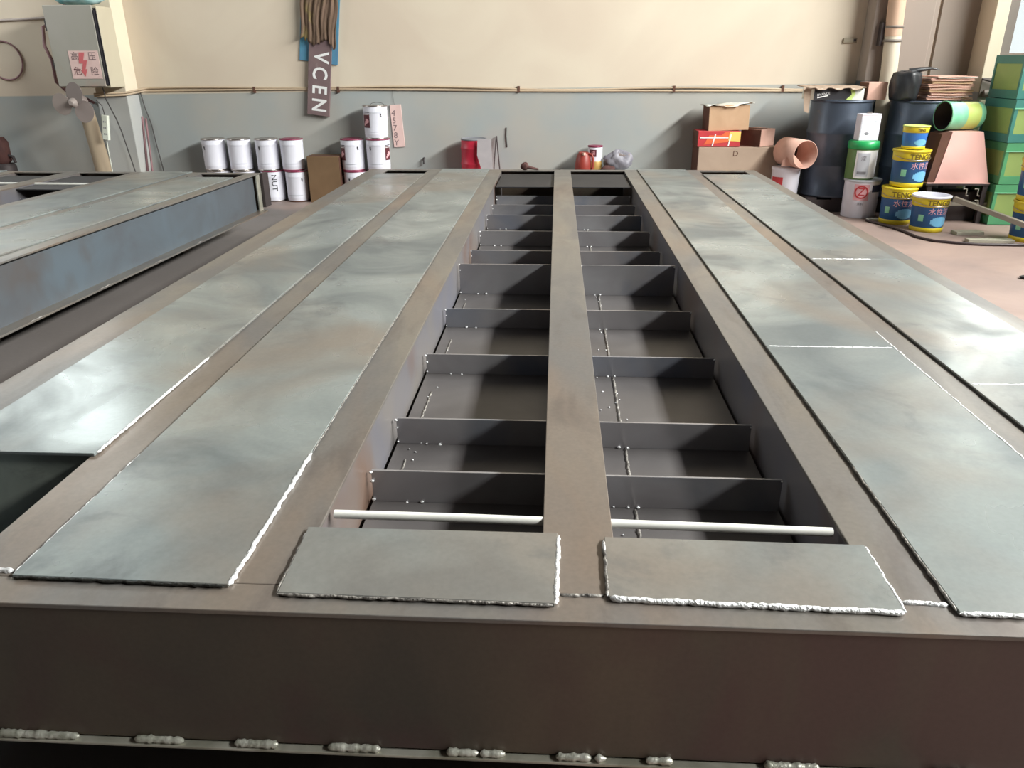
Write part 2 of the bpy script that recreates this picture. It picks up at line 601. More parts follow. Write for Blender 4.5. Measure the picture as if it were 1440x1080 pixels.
# ================================================================ the hall
XR, YB = 4.13, 8.55
struct(MB().box(-7.85, 6.75, -14, 8.85, -0.3, 0).build('floor', M_floor))
bw = MB()
bw.box(-5.4, 4.45, YB, YB + 0.3, 0, 7.3)
bw.box(4.45, 6.2, YB, YB + 0.3, 0, 1.40)
bw.box(4.45, 6.2, YB, YB + 0.3, 3.4, 7.3)
bw.box(6.2, 6.75, YB, YB + 0.3, 0, 7.3)
bw.box(-7.85, -7.5, YB, YB + 0.3, 0, 7.3)
bw.box(-7.5, -5.4, YB, YB + 0.3, 0, 2.9)
bw.box(-7.5, -5.4, YB, YB + 0.3, 4.5, 7.3)
struct(bw.build('wall_back', M_wall))
# side wall with a high strip window
XW = 6.5
ww = MB()
ww.box(XW, XW + 0.25, -14, YB, 0, 4.55)
ww.box(XW, XW + 0.25, -14, YB, 5.5, 7.3)
ww.box(XW, XW + 0.25, -14, -1.5, 4.55, 5.5)
ww.box(XW, XW + 0.25, 6.9, YB, 4.55, 5.5)
struct(ww.build('wall_right', M_dark_wall))
lw = MB()
lw.box(-7.85, -7.6, -14, 4.4, 0, 7.3)
lw.box(-7.85, -7.6, 4.4, 8.2, 0, 2.4)
lw.box(-7.85, -7.6, 4.4, 8.2, 4.6, 7.3)
lw.box(-7.85, -7.6, 8.2, YB, 0, 7.3)
struct(lw.build('wall_left', M_dark_wall))
struct(MB().box(-7.85, XW + 0.25, -14.3, -14, 0, 7.3).build('wall_front', M_dark_wall))
struct(MB().box(-7.85, XW + 0.25, -14, YB, 7.0, 7.3).build('ceiling', M_ceil))


# windows: frames with panes
def window(name, axis, at, a0, a1, z0, z1, n):
    """axis 'x': the window lies in a plane of constant x; axis 'y': of constant y"""
    fr, t = MB(), 0.05

    def bx(mb, a, b, c, d, h=0.03):
        if axis == 'x':
            mb.box(at - h, at + h, a, b, c, d)
        else:
            mb.box(a, b, at - h, at + h, c, d)
    bx(fr, a0, a1, z0, z0 + t)
    bx(fr, a0, a1, z1 - t, z1)
    for i in range(n + 1):
        y = a0 + (a1 - a0) * i / n
        bx(fr, max(a0, y - t / 2), min(a1, y + t / 2), z0 + t, z1 - t)
    o = struct(fr.build(name, M_frame))
    for i in range(n):
        pm = MB()
        bx(pm, a0 + (a1 - a0) * i / n + t / 2, a0 + (a1 - a0) * (i + 1) / n - t / 2, z0 + t, z1 - t, 0.003)
        pm.build('pane', M_glass, o)


window('window_1', 'x', XW + 0.10, -1.5, 6.9, 4.55, 5.5, 6)
window('added_left_window', 'x', -7.72, 4.4, 8.2, 2.4, 4.6, 3)  # made-up window in the unseen left wall, added for the fill light
window('window_3', 'y', YB + 0.15, -7.5, -5.4, 2.9, 4.5, 2)
window('window_4', 'y', YB + 0.15, 4.45, 6.2, 1.40, 3.4, 2)
# pillars
struct(MB().box(-4.80, -4.47, 8.30, YB, 0, 7.0).build('trim_1', M_pil, bevel=0.008))
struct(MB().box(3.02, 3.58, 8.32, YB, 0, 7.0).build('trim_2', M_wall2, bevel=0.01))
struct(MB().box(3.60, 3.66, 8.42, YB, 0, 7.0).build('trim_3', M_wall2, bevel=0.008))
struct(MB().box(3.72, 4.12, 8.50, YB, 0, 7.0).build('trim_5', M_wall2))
struct(MB().box(4.08, 4.205, 8.20, YB, 0, 7.0).build('trim_6', M_pil, bevel=0.006))
struct(MB().box(4.235, 4.33, 8.28, YB, 0, 7.0).build('trim_7', M_frame, bevel=0.006))
# low ledge behind the platform that carries the jug, the tin and the sack
struct(MB().box(0.05, 0.95, 8.2, YB, 0, 0.325).build('trim_4', M_pil, bevel=0.008))

# ================================================================ the steel platform
Z0, ZB = 0.519, 0.195          # top of the flanges, underside
ZP = 0.527                     # top of the cover plates
YF, YE = 1.051, 6.93           # near and far edges


def end_beam(root, y0, sgn):
    """channel across the end: web, top flange, bottom flange with a bright lip"""
    yw0 = y0 + sgn * 0.004
    a, b = sorted((yw0, yw0 + sgn * 0.010))
    MB().box(-1.625, 1.696, a, b, ZB + 0.012, Z0 - 0.010).build('end_web', M_end, root)
    a, b = sorted((y0, y0 + sgn * 0.075))
    MB().box(-1.642, 1.713, a, b, Z0 - 0.010, Z0).build('end_top_flange', M_flange, root, bevel=0.002)
    a, b = sorted((y0 - sgn * 0.010, y0 + sgn * 0.090))
    MB().box(-1.642, 1.713, a, b, ZB, ZB + 0.007).build('end_bottom_flange', M_edge, root, bevel=0.002)


def make_deck(label):
    R = thing('steel_platform', label, 'platform', (0, 0, 0))
    end_beam(R, YF, 1)
    end_beam(R, YE, -1)
    y0, y1 = YF + 0.012, YE - 0.012
    # longitudinal box beams (top flange, web pair)
    for nm, a, b in (('inner_beam', -0.625, -0.470), ('center_beam', -0.013, 0.128), ('inner_beam', 0.589, 0.745),
                     ('middle_beam', -1.115, -0.972), ('middle_beam', 1.102, 1.228)):
        MB().box(a, b, YF + 0.0755, YE - 0.0755, Z0 - 0.010, Z0).build(nm + '_flange', M_flange, R, bevel=0.0018)
        for xx in (a + 0.001, b - 0.011):
            MB().box(xx, xx + 0.010, y0 + 0.02, y1 - 0.02, ZB + 0.012, Z0 - 0.010).build(nm + '_web', M_inner, R)
    # side beams
    for s in (-1, 1):
        xo = -1.642 if s < 0 else 1.713
        a, b = sorted((xo, xo - s * (0.17 if s < 0 else 0.10)))
        MB().box(a, b, YF + 0.0755, YE - 0.0755, Z0 - 0.010, Z0).build('side_flange', M_flange, R, bevel=0.0018)
        a, b = sorted((xo - s * 0.040, xo - s * 0.050))
        MB().box(a, b, y0, y1 - 0.06, ZB + 0.011, Z0 - 0.010).build('side_web', M_web, R)
        a, b = sorted((xo + s * 0.040, xo - s * 0.10))
        MB().box(a, b, YF + 0.02, YE - 0.02, ZB, ZB + 0.011).build('side_bottom_flange', M_flange, R, bevel=0.002)
        for k in range(9):
            ya = 1.4 + k * 0.6
            MB().bead((xo + s * 0.038, ya, ZB + 0.011), (xo + s * 0.038, ya + 0.11, ZB + 0.011), 0.004, k + 40).build(
                'tack_bead', M_weld_dull, R, smooth=True)
    # floor panel of the open bays and the plate under the outer bays
    MB().box(-0.459, -0.012, y0 + 0.01, 6.05, 0.337, 0.345).build('bay_floor', M_floorplate, R)
    MB().box(0.127, 0.578, y0 + 0.01, 6.05, 0.337, 0.345).build('bay_floor', M_floorplate, R)
    MB().box(-1.59, -1.116, y0 + 0.01, 1.62, 0.206, 0.214).build('pocket_floor', M_floorplate, R)
    MB().box(1.229, 1.66, y0 + 0.01, 1.62, 0.206, 0.214).build('pocket_floor', M_floorplate, R)
    MB().box(-1.59, -1.116, 1.61, 1.622, 0.214, Z0 - 0.002).build('pocket_wall', M_pocket, R)
    MB().box(1.229, 1.66, 1.61, 1.622, 0.214, Z0 - 0.002).build('pocket_wall', M_pocket, R)
    # cross ribs
    ribs = [(1.70, 0.436), (2.028, 0.428), (2.585, 0.421), (3.115, 0.428), (3.63, 0.494), (4.17, 0.436), (4.69, 0.438),
            (5.20, 0.440), (5.655, 0.431), (6.065, 0.431)]
    for y, zt in ribs:
        for a, b in ((-0.458, -0.014), (0.129, 0.577)):
            MB().box(a, b, y, y + 0.008, 0.345, zt).build('cross_rib', M_rib, R, bevel=0.001)
    # tack welds where the ribs meet the webs and the floor
    tk = MB()
    rnd = random.Random(5)
    for y, zt in ribs:
        for x, z in ((-0.459, zt - 0.004), (-0.456, zt - 0.03), (-0.456, 0.352), (-0.37, 0.347), (-0.33, 0.347), (0.575, zt - 0.004),
                     (0.20, 0.348), (0.225, 0.348), (0.13, zt - 0.003)):
            q = Vector((x, y - 0.003, z + rnd.uniform(-0.002, 0.002)))
            rr = rnd.uniform(0.0022, 0.0042)
            tk.tube([q + Vector((-rr * 1.3, 0, 0)), q + Vector((-rr * 0.5, 0, 0)), q + Vector((rr * 0.5, 0, 0)), q + Vector((rr * 1.3, 0, 0))],
                    rr, 7, [rr * 0.3, rr, rr, rr * 0.3])
    for k in range(40):
        q = Vector((rnd.choice((-0.40, 0.19, 0.22)) + rnd.uniform(-.03, .03), rnd.uniform(1.4, 3.6), 0.347))
        tk.tube([q + Vector((-.003, 0, 0)), q, q + Vector((.003, 0, 0))], .003, 5, [.0008, .003, .0008])
    o = tk.build('tack_weld_spots', M_weld, R, smooth=True)
    o['kind'] = 'stuff'
    # weld lines on the bay floor
    for i in range(len(ribs) - 1):
        ya, yb = ribs[i][0] + 0.012, ribs[i + 1][0] - 0.004
        MB().bead((0.216, ya, 0.346), (0.219, yb, 0.346), 0.0042, 100 + i).build('floor_weld', M_weld_dull, R, smooth=True)
        MB().bead((-0.415, ya, 0.346), (-0.415, ya + (yb - ya) * 0.7, 0.346), 0.003, 120 + i).build('floor_weld', M_weld_dull, R, smooth=True)
    MB().bead((0.216, 1.33, 0.346), (0.217, 1.69, 0.346), 0.0042, 99).build('floor_weld', M_weld_dull, R, smooth=True)
    # cover plates
    def plate(nm, poly, m=M_plate, z0=Z0, z1=ZP):
        return MB().prism(poly, z0, z1).build(nm, m, R, bevel=0.0012, seg=1)

    def q(x0, x1, a, b):
        return [(x0, a), (x1, a), (x1, b), (x0, b)]
    plate('cover_plate', [(-0.992, 1.120), (-0.580, 1.112), (-0.580, 6.915), (-0.992, 6.915)])
    plate('cover_plate', q(-1.500, -1.104, 1.590, 6.600))
    plate('cover_plate', q(0.704, 1.118, 1.100, 2.430))
    plate('cover_plate', q(0.704, 1.118, 2.434, 3.940))
    plate('cover_plate', q(0.704, 1.118, 3.944, 6.915))
    plate('cover_plate', q(1.214, 1.622, 1.590, 2.130))
    plate('cover_plate', q(1.214, 1.622, 2.134, 3.665))
    plate('cover_plate', q(1.214, 1.622, 3.669, 6.600))
    plate('end_cover_plate', [(-0.483, 1.094), (0.012, 1.088), (0.017, 1.306), (-0.490, 1.304)])
    plate('end_cover_plate', [(0.107, 1.112), (0.611, 1.098), (0.613, 1.294), (0.109, 1.297)])
    # dark plates let in at the far end of the open bays
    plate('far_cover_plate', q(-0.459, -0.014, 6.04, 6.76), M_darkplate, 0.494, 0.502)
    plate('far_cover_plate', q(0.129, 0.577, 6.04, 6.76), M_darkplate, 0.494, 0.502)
    # weld beads round the plates
    def bead(x0, a, x1, b, r, m, sd, z=0.524):
        MB().bead((x0, a, z), (x1, b, z), r, sd).build('weld_bead', m, R, smooth=True)
    bead(-0.579, 1.112, -0.579, 1.62, 0.0050, M_weld, 1)
    bead(-0.579, 1.63, -0.579, 4.4, 0.0020, M_weld_dull, 2)
    bead(-0.993, 1.125, -0.993, 1.60, 0.0024, M_weld, 3)
    bead(-0.993, 1.70, -0.993, 3.9, 0.0016, M_weld_dull, 4)
    bead(-1.103, 1.60, -1.103, 2.25, 0.0036, M_weld, 5)
    bead(-1.103, 2.30, -1.103, 4.9, 0.0016, M_weld_dull, 6)
    bead(-0.99, 1.118, -0.585, 1.110, 0.0030, M_weld_dark, 7)
    bead(0.703, 1.105, 0.703, 1.62, 0.0028, M_weld_dull, 8)
    bead(0.703, 1.63, 0.703, 6.9, 0.0018, M_weld_dark, 9)
    bead(1.212, 1.60, 1.212, 6.65, 0.0020, M_weld_dark, 10)
    bead(1.120, 1.105, 1.120, 2.6, 0.0040, M_weld, 11)
    bead(0.71, 2.432, 1.116, 2.432, 0.0046, M_weld, 12)
    bead(0.71, 3.942, 1.116, 3.942, 0.0030, M_weld_dull, 13)
    bead(1.218, 2.132, 1.56, 2.132, 0.0048, M_weld, 14)
    bead(1.218, 3.667, 1.50, 3.667, 0.0044, M_weld, 15)
    bead(0.704, 1.099, 1.10, 1.099, 0.0046, M_weld, 16)
    bead(-0.483, 1.092, 0.010, 1.087, 0.0028, M_weld_dull, 17)
    bead(0.014, 1.090, 0.018, 1.300, 0.0050, M_weld, 18)
    bead(-0.485, 1.094, -0.489, 1.290, 0.0026, M_weld_dull, 19)
    bead(0.108, 1.110, 0.611, 1.096, 0.0056, M_weld, 20)
    bead(0.106, 1.115, 0.108, 1.290, 0.0036, M_weld_dull, 21)
    bead(0.613, 1.100, 0.614, 1.290, 0.0034, M_weld, 22)
    bead(0.020, 1.120, 0.100, 1.122, 0.0046, M_weld_dull, 23, 0.5195)
    bead(0.62, 1.130, 0.70, 1.126, 0.0050, M_weld, 24, 0.5195)
    bead(-1.06, 1.138, -1.002, 1.140, 0.0062, M_weld, 25, 0.5200)
    # short welds along the bottom lip of the end beam
    for k, (xa, xb) in enumerate([(-1.055, -0.895), (-0.785, -0.690), (-0.590, -0.505), (-0.410, -0.310), (-0.185, -0.125),
                                  (-0.122, -0.075), (0.020, 0.085), (0.092, 0.112), (0.185, 0.235), (0.40, 0.50), (0.70, 0.79)]):
        MB().bead((xa, YF - 0.002, ZB + 0.013), (xb, YF - 0.002, ZB + 0.013), 0.0075, 60 + k, step=0.006, wob=0.0005, n=9).build(
            'lip_weld', M_lipweld, R, smooth=True)
    # stub feet, set well back underneath
    for x in (-1.2, 1.27):
        for y in (1.9, 4.0, 6.2):
            MB().box(x - 0.07, x + 0.07, y - 0.07, y + 0.07, 0, ZB).build('stub_foot', M_end, R)
    return R


deck = make_deck('large grey steel platform with two open ribbed bays, nearest the camera')
pipe = MB().tube([(-0.459, 1.382, 0.508), (-0.2, 1.380, 0.508), (-0.012, 1.376, 0.508)], 0.0095, 14).build(
    'conduit_tube', M_pvc, deck, smooth=True)
pipe['label'] = 'white plastic conduit tube'
pipe = MB().tube([(0.127, 1.374, 0.508), (0.35, 1.370, 0.508), (0.578, 1.364, 0.508)], 0.0095, 14).build(
    'conduit_tube', M_pvc, deck, smooth=True)
pipe['label'] = 'white plastic conduit tube'

deck2 = deck.copy()
COL.objects.link(deck2)
deck2['label'] = 'grey steel platform beside the pillar and cabinet, blue-grey side web showing'
for ch in list(deck.children):
    if ch.name.startswith('conduit_tube'):
        continue
    c = ch.copy()
    COL.objects.link(c)
    c.parent = deck2
deck2.location = (-4.49, -0.215, 0)
deck2.rotation_euler[2] = math.radians(-2.0)
for a, b in ((-0.459, -0.012), (0.127, 0.578)):
    p2 = MB().tube([(a, 6.27, 0.508), (b, 6.27, 0.508)], 0.0105, 12).build('conduit_tube', M_pvc, deck2, smooth=True)
    p2['label'] = 'white plastic conduit tube'
# open channel end at the far corner of that platform
MB().box(1.694, 1.704, 6.86, 6.93, ZB + 0.011, Z0 - 0.010).build('channel_end_plate', M_edge, deck2)
MB().box(1.69, 1.725, 6.945, 7.07, ZB + 0.03, Z0 - 0.010).build('channel_end', M_scrap, deck2)

# ================================================================ paint cans along the back wall
def white_can(label, loc, r=0.121, h=0.325, rim=M_tin, foot=M_tin, print_at=None, code=None, block=None, bail=False, wob=0.0):
    R = thing('paint_can', label, 'paint can', loc, wob, 'white paint cans along the wall')
    prof = [(r * 0.93, 0.006), (r * 0.95, 0.012), (r * 0.955, h * 0.13), (r * 0.965, h * 0.14), (r * 0.965, h * 0.155),
            (r * 0.96, h * 0.17), (r * 0.985, h * 0.80), (r * 0.995, h * 0.81), (r * 0.995, h * 0.825), (r * 0.985, h * 0.84),
            (r * 0.985, h * 0.955)]
    MB().lathe(prof, 36).build('can_body', M_white, R, smooth=True)
    MB().lathe([(r * 0.94, 0), (r * 0.975, 0.003), (r * 0.975, 0.011), (r * 0.94, 0.014)], 36).build('bottom_rim', foot, R, smooth=True)
    MB().lathe([(r * 0.985, h * 0.955), (r * 1.02, h * 0.962), (r * 1.02, h * 0.992), (r * 0.97, h * 0.998)], 36).build(
        'top_rim', rim, R, smooth=True)
    MB().lathe([(r * 0.93, h * 0.992), (r * 0.95, h * 1.0), (r * 0.80, h * 1.0), (r * 0.78, h * 0.994)], 36).build('lid', M_tin, R, smooth=True)
    if code is not None:
        o = MB()
        o.patch(r * 0.988, code - 4, code + 3, h * 0.70, h * 0.76, n=4)
        o.patch(r * 0.988, code - 3, code + 4, h * 0.66, h * 0.69, n=4)
        o.build('stamp_mark', M_black, R)
    if block is not None:
        a0, a1 = block
        b = MB().patch(r * 0.982, a0, a1, h * 0.34, h * 0.76, n=10).build('label_block', M_maroon, R)
        MB().patch(r * 0.984, a0, a1 + 1, h * 0.79, h * 0.815, n=10).build('label_line', M_black, R)
        MB().patch(r * 0.9845, a0 + 2, a1 - 2, h * 0.725, h * 0.74, n=8).build('label_line', M_whiteprint, b)
        # pale sweeping emblem in the block
        am = (a0 + a1) / 2
        e = MB()
        for k in range(6):
            t0 = k / 6
            e.patch(r * 0.9845, am - 14 + k * 5, am - 14 + k * 5 + 6, h * (0.40 + 0.02 * k), h * (0.47 + 0.14 * math.sin(t0 * PI * 0.9)), n=3)
        e.build('emblem', M_pinkprint, b)
    if print_at is not None:
        MB().patch(r * 0.984, print_at - 40, print_at + 40, h * 0.215, h * 0.23, n=10).build('label_line', M_bluegreyband, R)
        MB().patch(r * 0.99, print_at - 35, print_at + 25, h * 0.775, h * 0.79, n=10).build('label_line', M_bluegreyband, R)
    if bail:
        pts = []
        for k in range(17):
            q = PI * k / 16
            pts.append((r * 0.55 * math.cos(q) + 0.03, -0.02, h + 0.004 + 0.022 * math.sin(q)))
        MB().tube(pts, 0.0022, 6).build('wire_handle', M_cable, R, smooth=True)
    return R


YC = 8.385
white_can('white paint can with a small black stamp, nearest the electrical cabinet in the upper row', (-3.665, YC, 0.325), code=-30)
white_can('plain white paint can without stamp, second from the cabinet in the upper row', (-3.385, YC, 0.325), r=0.122, print_at=10)
white_can('white paint can with a small black stamp, third from the cabinet in the upper row', (-3.085, YC, 0.325), code=-22, print_at=5)
white_can('white paint can with magenta rims, stacked beside the brown cardboard box', (-2.815, YC, 0.325), rim=M_pinkrim, foot=M_pinkrim,
          print_at=0)
white_can('white paint can on the floor beside the brown cardboard box, under another', (-2.79, YC - 0.01, 0), code=42, print_at=0, rim=M_pinkrim,
          foot=M_card_d)
c3 = white_can('white paint can on the floor with bold black lettering, half hidden by the platform edge', (-3.06, YC, 0), rim=M_pinkrim)
text('lettering', 'NUT', 0.085, M_black, c3, (lambda f: (lambda x, y: f(y * 0.9, -x)))(on_drum(0.119, 24, 0.20)))
white_can('white paint can on the floor under the plain can, behind the platform', (-3.365, YC, 0))
white_can('white paint can on the floor under the can nearest the cabinet, behind the platform', (-3.65, YC, 0))

white_can('white paint can with maroon label block, on the shorter stack beside the tall stack', (-2.16, YC, 0.325), r=0.123, foot=M_pinkrim,
          rim=M_pinkrim, block=(-75, -28), code=40, print_at=5)
white_can('white paint can at the foot of the shorter stack, behind the near platform', (-2.15, YC, 0), r=0.123, code=-20, rim=M_pinkrim)
white_can('white paint can in the middle of the three-high stack, label block facing the tag', (-1.885, YC, 0.325), r=0.126,
          foot=M_pinkrim, rim=M_pinkrim, block=(48, 85), code=-28, print_at=0)
white_can('white paint can at the foot of the three-high stack, hidden by the near platform', (-1.885, YC, 0), r=0.126)
white_can('topmost white paint can of the three-high stack with maroon label block and wire handle', (-1.89, YC, 0.65), r=0.126, h=0.33,
          block=(-62, -18), code=38, print_at=20, bail=True)

# brown carton between the cans
bx = thing('cardboard_box', 'brown cardboard box standing between two groups of white paint cans', 'cardboard box', (-2.46, 8.37, 0), 0.03)
MB().box(-0.17, 0.17, -0.11, 0.11, 0, 0.475).build('box_body', M_card_b, bx, bevel=0.004)
MB().prism([(0.171, -0.109), (0.174, -0.109), (0.174, 0.109), (0.171, 0.109)], 0.004, 0.47).build('side_flap', M_card_d, bx)
MB().box(-0.165, 0.165, -0.105, 0.0, 0.475, 0.479).build('top_flap', M_card_d, bx)

# pink tag board on the wall
tg = thing('wall_tag', 'pale pink tag strip with dark characters hung on the wall beside the top paint can', 'sign', (-1.695, YB - 0.002, 0.76), 0,
           ry=math.radians(-3))
MB().box(-0.060, 0.060, -0.012, 0, -0.215, 0.215).build('tag_board', M_signpink, tg, bevel=0.002)
MB().tube([(-0.01, -0.006, 0.215), (-0.015, -0.006, 0.30), (-0.01, -0.004, 0.37)], 0.0015, 5).build('hanging_wire', M_cable, tg)
for i, ch in enumerate('4578Y'):
    text('lettering', ch, 0.085, M_board, tg, on_face(-0.028, -0.012, 0.13 - 0.075 * i, rot=-0.12))

# long sign board hanging on the wall
sg = thing('sign_board', 'maroon vertical sign board with white sideways letters hanging on the cream wall', 'sign', (-2.53, YB - 0.03, 0.87), 0,
           ry=math.radians(7.5))
MB().box(-0.118, 0.118, -0.02, 0.01, 0, 1.35).build('board', M_board, sg, bevel=0.003)
for ch, z, x in (('V', 0.575, 0.01), ('C', 0.42, 0.0), ('E', 0.26, 0.0), ('N', 0.105, 0.0)):
    text('lettering', ch, 0.215, M_whiteprint, sg,
         (lambda f: (lambda px, py: f(px * 0.84, py)))(on_face(x, -0.02, z, rot=-PI / 2)), 0.004)
text('lettering', 'E', 0.17, M_whiteprint, sg, on_face(0.06, -0.02, 1.03, rot=-PI / 2))
bs = MB().box(-0.22, 0.18, 0.012, 0.02, 0.52, 1.35).build('backing_sheet', M_bluesheet, sg, bevel=0.001)
bs['label'] = 'blue plastic sheet behind the board'
# sacking draped over the board
nx, nz = 40, 22
vs = []
rnd = random.Random(3)
jit = [rnd.uniform(-0.022, 0.022) for _ in range(nx + 1)]
for j in range(nz + 1):
    for i in range(nx + 1):
        u, v = i / nx, j / nz
        x = -0.205 + 0.37 * u + 0.008 * math.sin(v * 9 + u * 3)
        edge = 0.03 * math.sin(u * 11 + 0.6) + jit[i]
        z = 0.71 + edge * (1 - v) ** 2 + v * 0.64
        y = -0.034 - 0.007 * math.sin(u * 31 + v * 2) - 0.006 * math.sin(u * 57 - v * 3) - 0.004 * rnd.random()
        vs.append((x, y, z))
fs = [(j * (nx + 1) + i, j * (nx + 1) + i + 1, (j + 1) * (nx + 1) + i + 1, (j + 1) * (nx + 1) + i) for j in range(nz) for i in range(nx)]
rag = MB().add(vs, fs).build('sacking_cloth', M_rag, sg, smooth=True)
so = rag.modifiers.new('solid', 'SOLIDIFY')
so.thickness = 0.005
so.offset = 1
rag['label'] = 'brown frayed sacking over the board'

# conduits along the wall
cd = thing('wall_conduit', 'pair of thin beige conduit pipes running along the dado line of the wall', 'conduit', (0, YB, 1.11))
xs = [-4.34 + 0.23 * i for i in range(31)]
for k, dz in enumerate((0.0, 0.022)):
    pts = [(-4.80, -0.285, -0.035 + dz), (-4.46, -0.275, -0.022 + dz), (-4.40, -0.012, 0.006 + dz)]
    for x in xs:
        bow = 0.012 * math.sin((x + 4) * 1.1) + (0.010 if k else 0.0) * math.sin((x + 2) * 2.3)
        pts.append((x, -0.012, 0.008 + dz + bow - (0.028 * max(0, (x - 0.8) / 1.75))))
    MB().tube(pts, 0.0095, 8).build('conduit_pipe', M_conduit, cd, smooth=True)
for x in (-3.2, -2.30, -0.4, 1.2, 2.3):
    MB().box(x - 0.012, x + 0.012, -0.024, 0, -0.015, 0.045).build('pipe_clip', M_card_d, cd)

# ================================================================ the left-hand pillar group
cb = thing('electrical_cabinet', 'grey electrical cabinet with a red high-voltage warning sign on the pillar', 'electrical cabinet', (-4.72, 8.30, 1.165))
MB().box(-0.255, 0.255, -0.28, 0.0, 0, 0.74).build('cabinet_body', M_cabside, cb, bevel=0.006)
dr = MB().box(-0.262, 0.225, -0.315, -0.288, 0.012, 0.745).build('cabinet_door', M_cabinet, cb, bevel=0.006)
MB().box(-0.25, 0.25, -0.288, -0.279, 0.02, 0.72).build('door_gasket', M_black, cb)
MB().box(0.226, 0.24, -0.310, -0.279, 0.03, 0.70).build('door_gap', M_black, cb)
MB().box(-0.275, -0.262, -0.312, -0.292, 0.52, 0.62).build('hinge', M_cable, cb, bevel=0.003)
MB().box(-0.275, -0.262, -0.312, -0.292, 0.16, 0.26).build('hinge', M_cable, cb, bevel=0.003)
SX = 0.05
sgn = MB().box(-0.145 + SX, 0.155 + SX, -0.319, -0.315, 0.085, 0.34).build('warning_sign', M_signpink, dr)
sgn['label'] = 'pale pink high-voltage warning sign'
for ch, x, z in (('高', -0.085, 0.285), ('压', 0.090, 0.285), ('危', -0.085, 0.150), ('险', 0.090, 0.150)):
    text('lettering', ch, 0.082, M_board if x > 0 or z > 0.2 else M_maroon, sgn, on_face(x + SX, -0.319, z))
bolt = [(0.02, 0.325), (-0.035, 0.325), (-0.055, 0.225), (-0.015, 0.225), (-0.035, 0.16), (-0.05, 0.165), (-0.012, 0.105), (0.02, 0.175), (0.0, 0.17), (0.035, 0.255), (-0.005, 0.252)]
T = Matrix(((1, 0, 0, SX), (0, 0, 1, -0.3215), (0, 1, 0, 0), (0, 0, 0, 1)))
MB().prism(bolt, 0, 0.0015, T).build('lightning_bolt', mat('faded_red_print', (206, 104, 108), 0.6), sgn)

# teal cloth bundle on the cabinet
def lump(name, m, parent, rx, ry, rz, seed, amp=0.18, n=18, loc=(0, 0, 0), flat=True):
    rnd = random.Random(seed)
    ph = [rnd.uniform(0, 6.28) for _ in range(8)]
    mb = MB()
    vs, fs = [], []
    rows = 12
    for j in range(rows + 1):
        th = PI * j / rows
        for i in range(n):
            q = 2 * PI * i / n
            k = 1 + amp * (math.sin(3 * q + ph[0] + 2 * th) * 0.5 + math.sin(5 * q + ph[1]) * math.sin(4 * th + ph[2]) * 0.5 + 0.35 * math.sin(9 * q + ph[3] + 5 * th))
            x = rx * k * math.sin(th) * math.cos(q)
            y = ry * k * math.sin(th) * math.sin(q)
            z = rz * (1 + math.cos(th) * (k if th < PI / 2 else 1))
            vs.append((x + loc[0], y + loc[1], max(0, z) + loc[2]))
    for j in range(rows):
        for i in range(n):
            fs.append((j * n + i, (j + 1) * n + i, (j + 1) * n + (i + 1) % n, j * n + (i + 1) % n))
    return mb.add(vs, fs).build(name, m, parent, smooth=True)


tag(lump('cloth_bundle', M_teal, None, 0.21, 0.12, 0.05, 11, 0.25), 'crumpled teal and white cloth bundle on top of the electrical cabinet', 'cloth').location = (-4.70, 8.14, 1.910)

# cables at the cabinet
tag(MB().tube([(-5.05, 8.50, 1.95), (-5.06, 8.3, 1.80), (-5.10, 8.12, 1.72), (-5.08, 8.05, 1.55), (-5.03, 8.04, 1.42), (-5.06, 8.08, 1.22), (-5.04, 8.20, 1.12),
                (-5.0, 8.4, 1.06), (-4.98, 8.535, 1.0)], 0.016, 8).build('cabinet_cable', M_pinkcable, None, smooth=True),
    'thick mauve cable looping down the hinge side of the electrical cabinet', 'cable')
tag(MB().tube([(-5.95, YB - 0.014, 1.80), (-5.55, YB - 0.014, 1.815), (-5.24, YB - 0.014, 1.83), (-5.18, YB - 0.014, 1.80), (-5.17, YB - 0.014, 1.75)], 0.013, 8).build(
    'conduit_pipe', M_greypipe, None, smooth=True), 'thin grey conduit running across the pinkish wall towards the cabinet', 'conduit')
pts = []
for k in range(33):
    q = 2 * PI * k / 32
    pts.append((-5.86 + 0.19 * math.cos(q), YB - 0.012, 1.42 + 0.19 * math.sin(q)))
tag(MB().tube(pts, 0.009, 8, caps=False).build('cable_coil', M_pinkcable, None, smooth=True), 'round loop of mauve cable hung on the wall beyond the cabinet', 'cable')

# fan on a tan post
fp = thing('fan_post', 'tan wooden post leaning below the electrical cabinet, carrying a small fan', 'post', (-4.72, 8.02, 0))
MB().tube([(0.03, 0.0, 0.0), (-0.02, 0.02, 0.5), (-0.07, 0.03, 0.945)], 0.075, 16, [0.08, 0.078, 0.07]).build('post_shaft', M_wood, fp, smooth=True)
fn = thing('electric_fan', 'grey bare-bladed electric fan at the top of the tan post', 'fan', (-4.795, 7.90, 1.03))
MB().lathe([(0.035, 0), (0.045, 0.01), (0.045, 0.05), (0.02, 0.085)], 20, Matrix.Rotation(PI / 2, 4, 'X')).build('fan_hub', M_fan, fn, smooth=True)
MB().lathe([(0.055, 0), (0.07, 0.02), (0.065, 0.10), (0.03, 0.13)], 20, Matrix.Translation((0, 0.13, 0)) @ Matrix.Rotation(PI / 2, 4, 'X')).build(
    'fan_motor', M_fan2, fn, smooth=True)
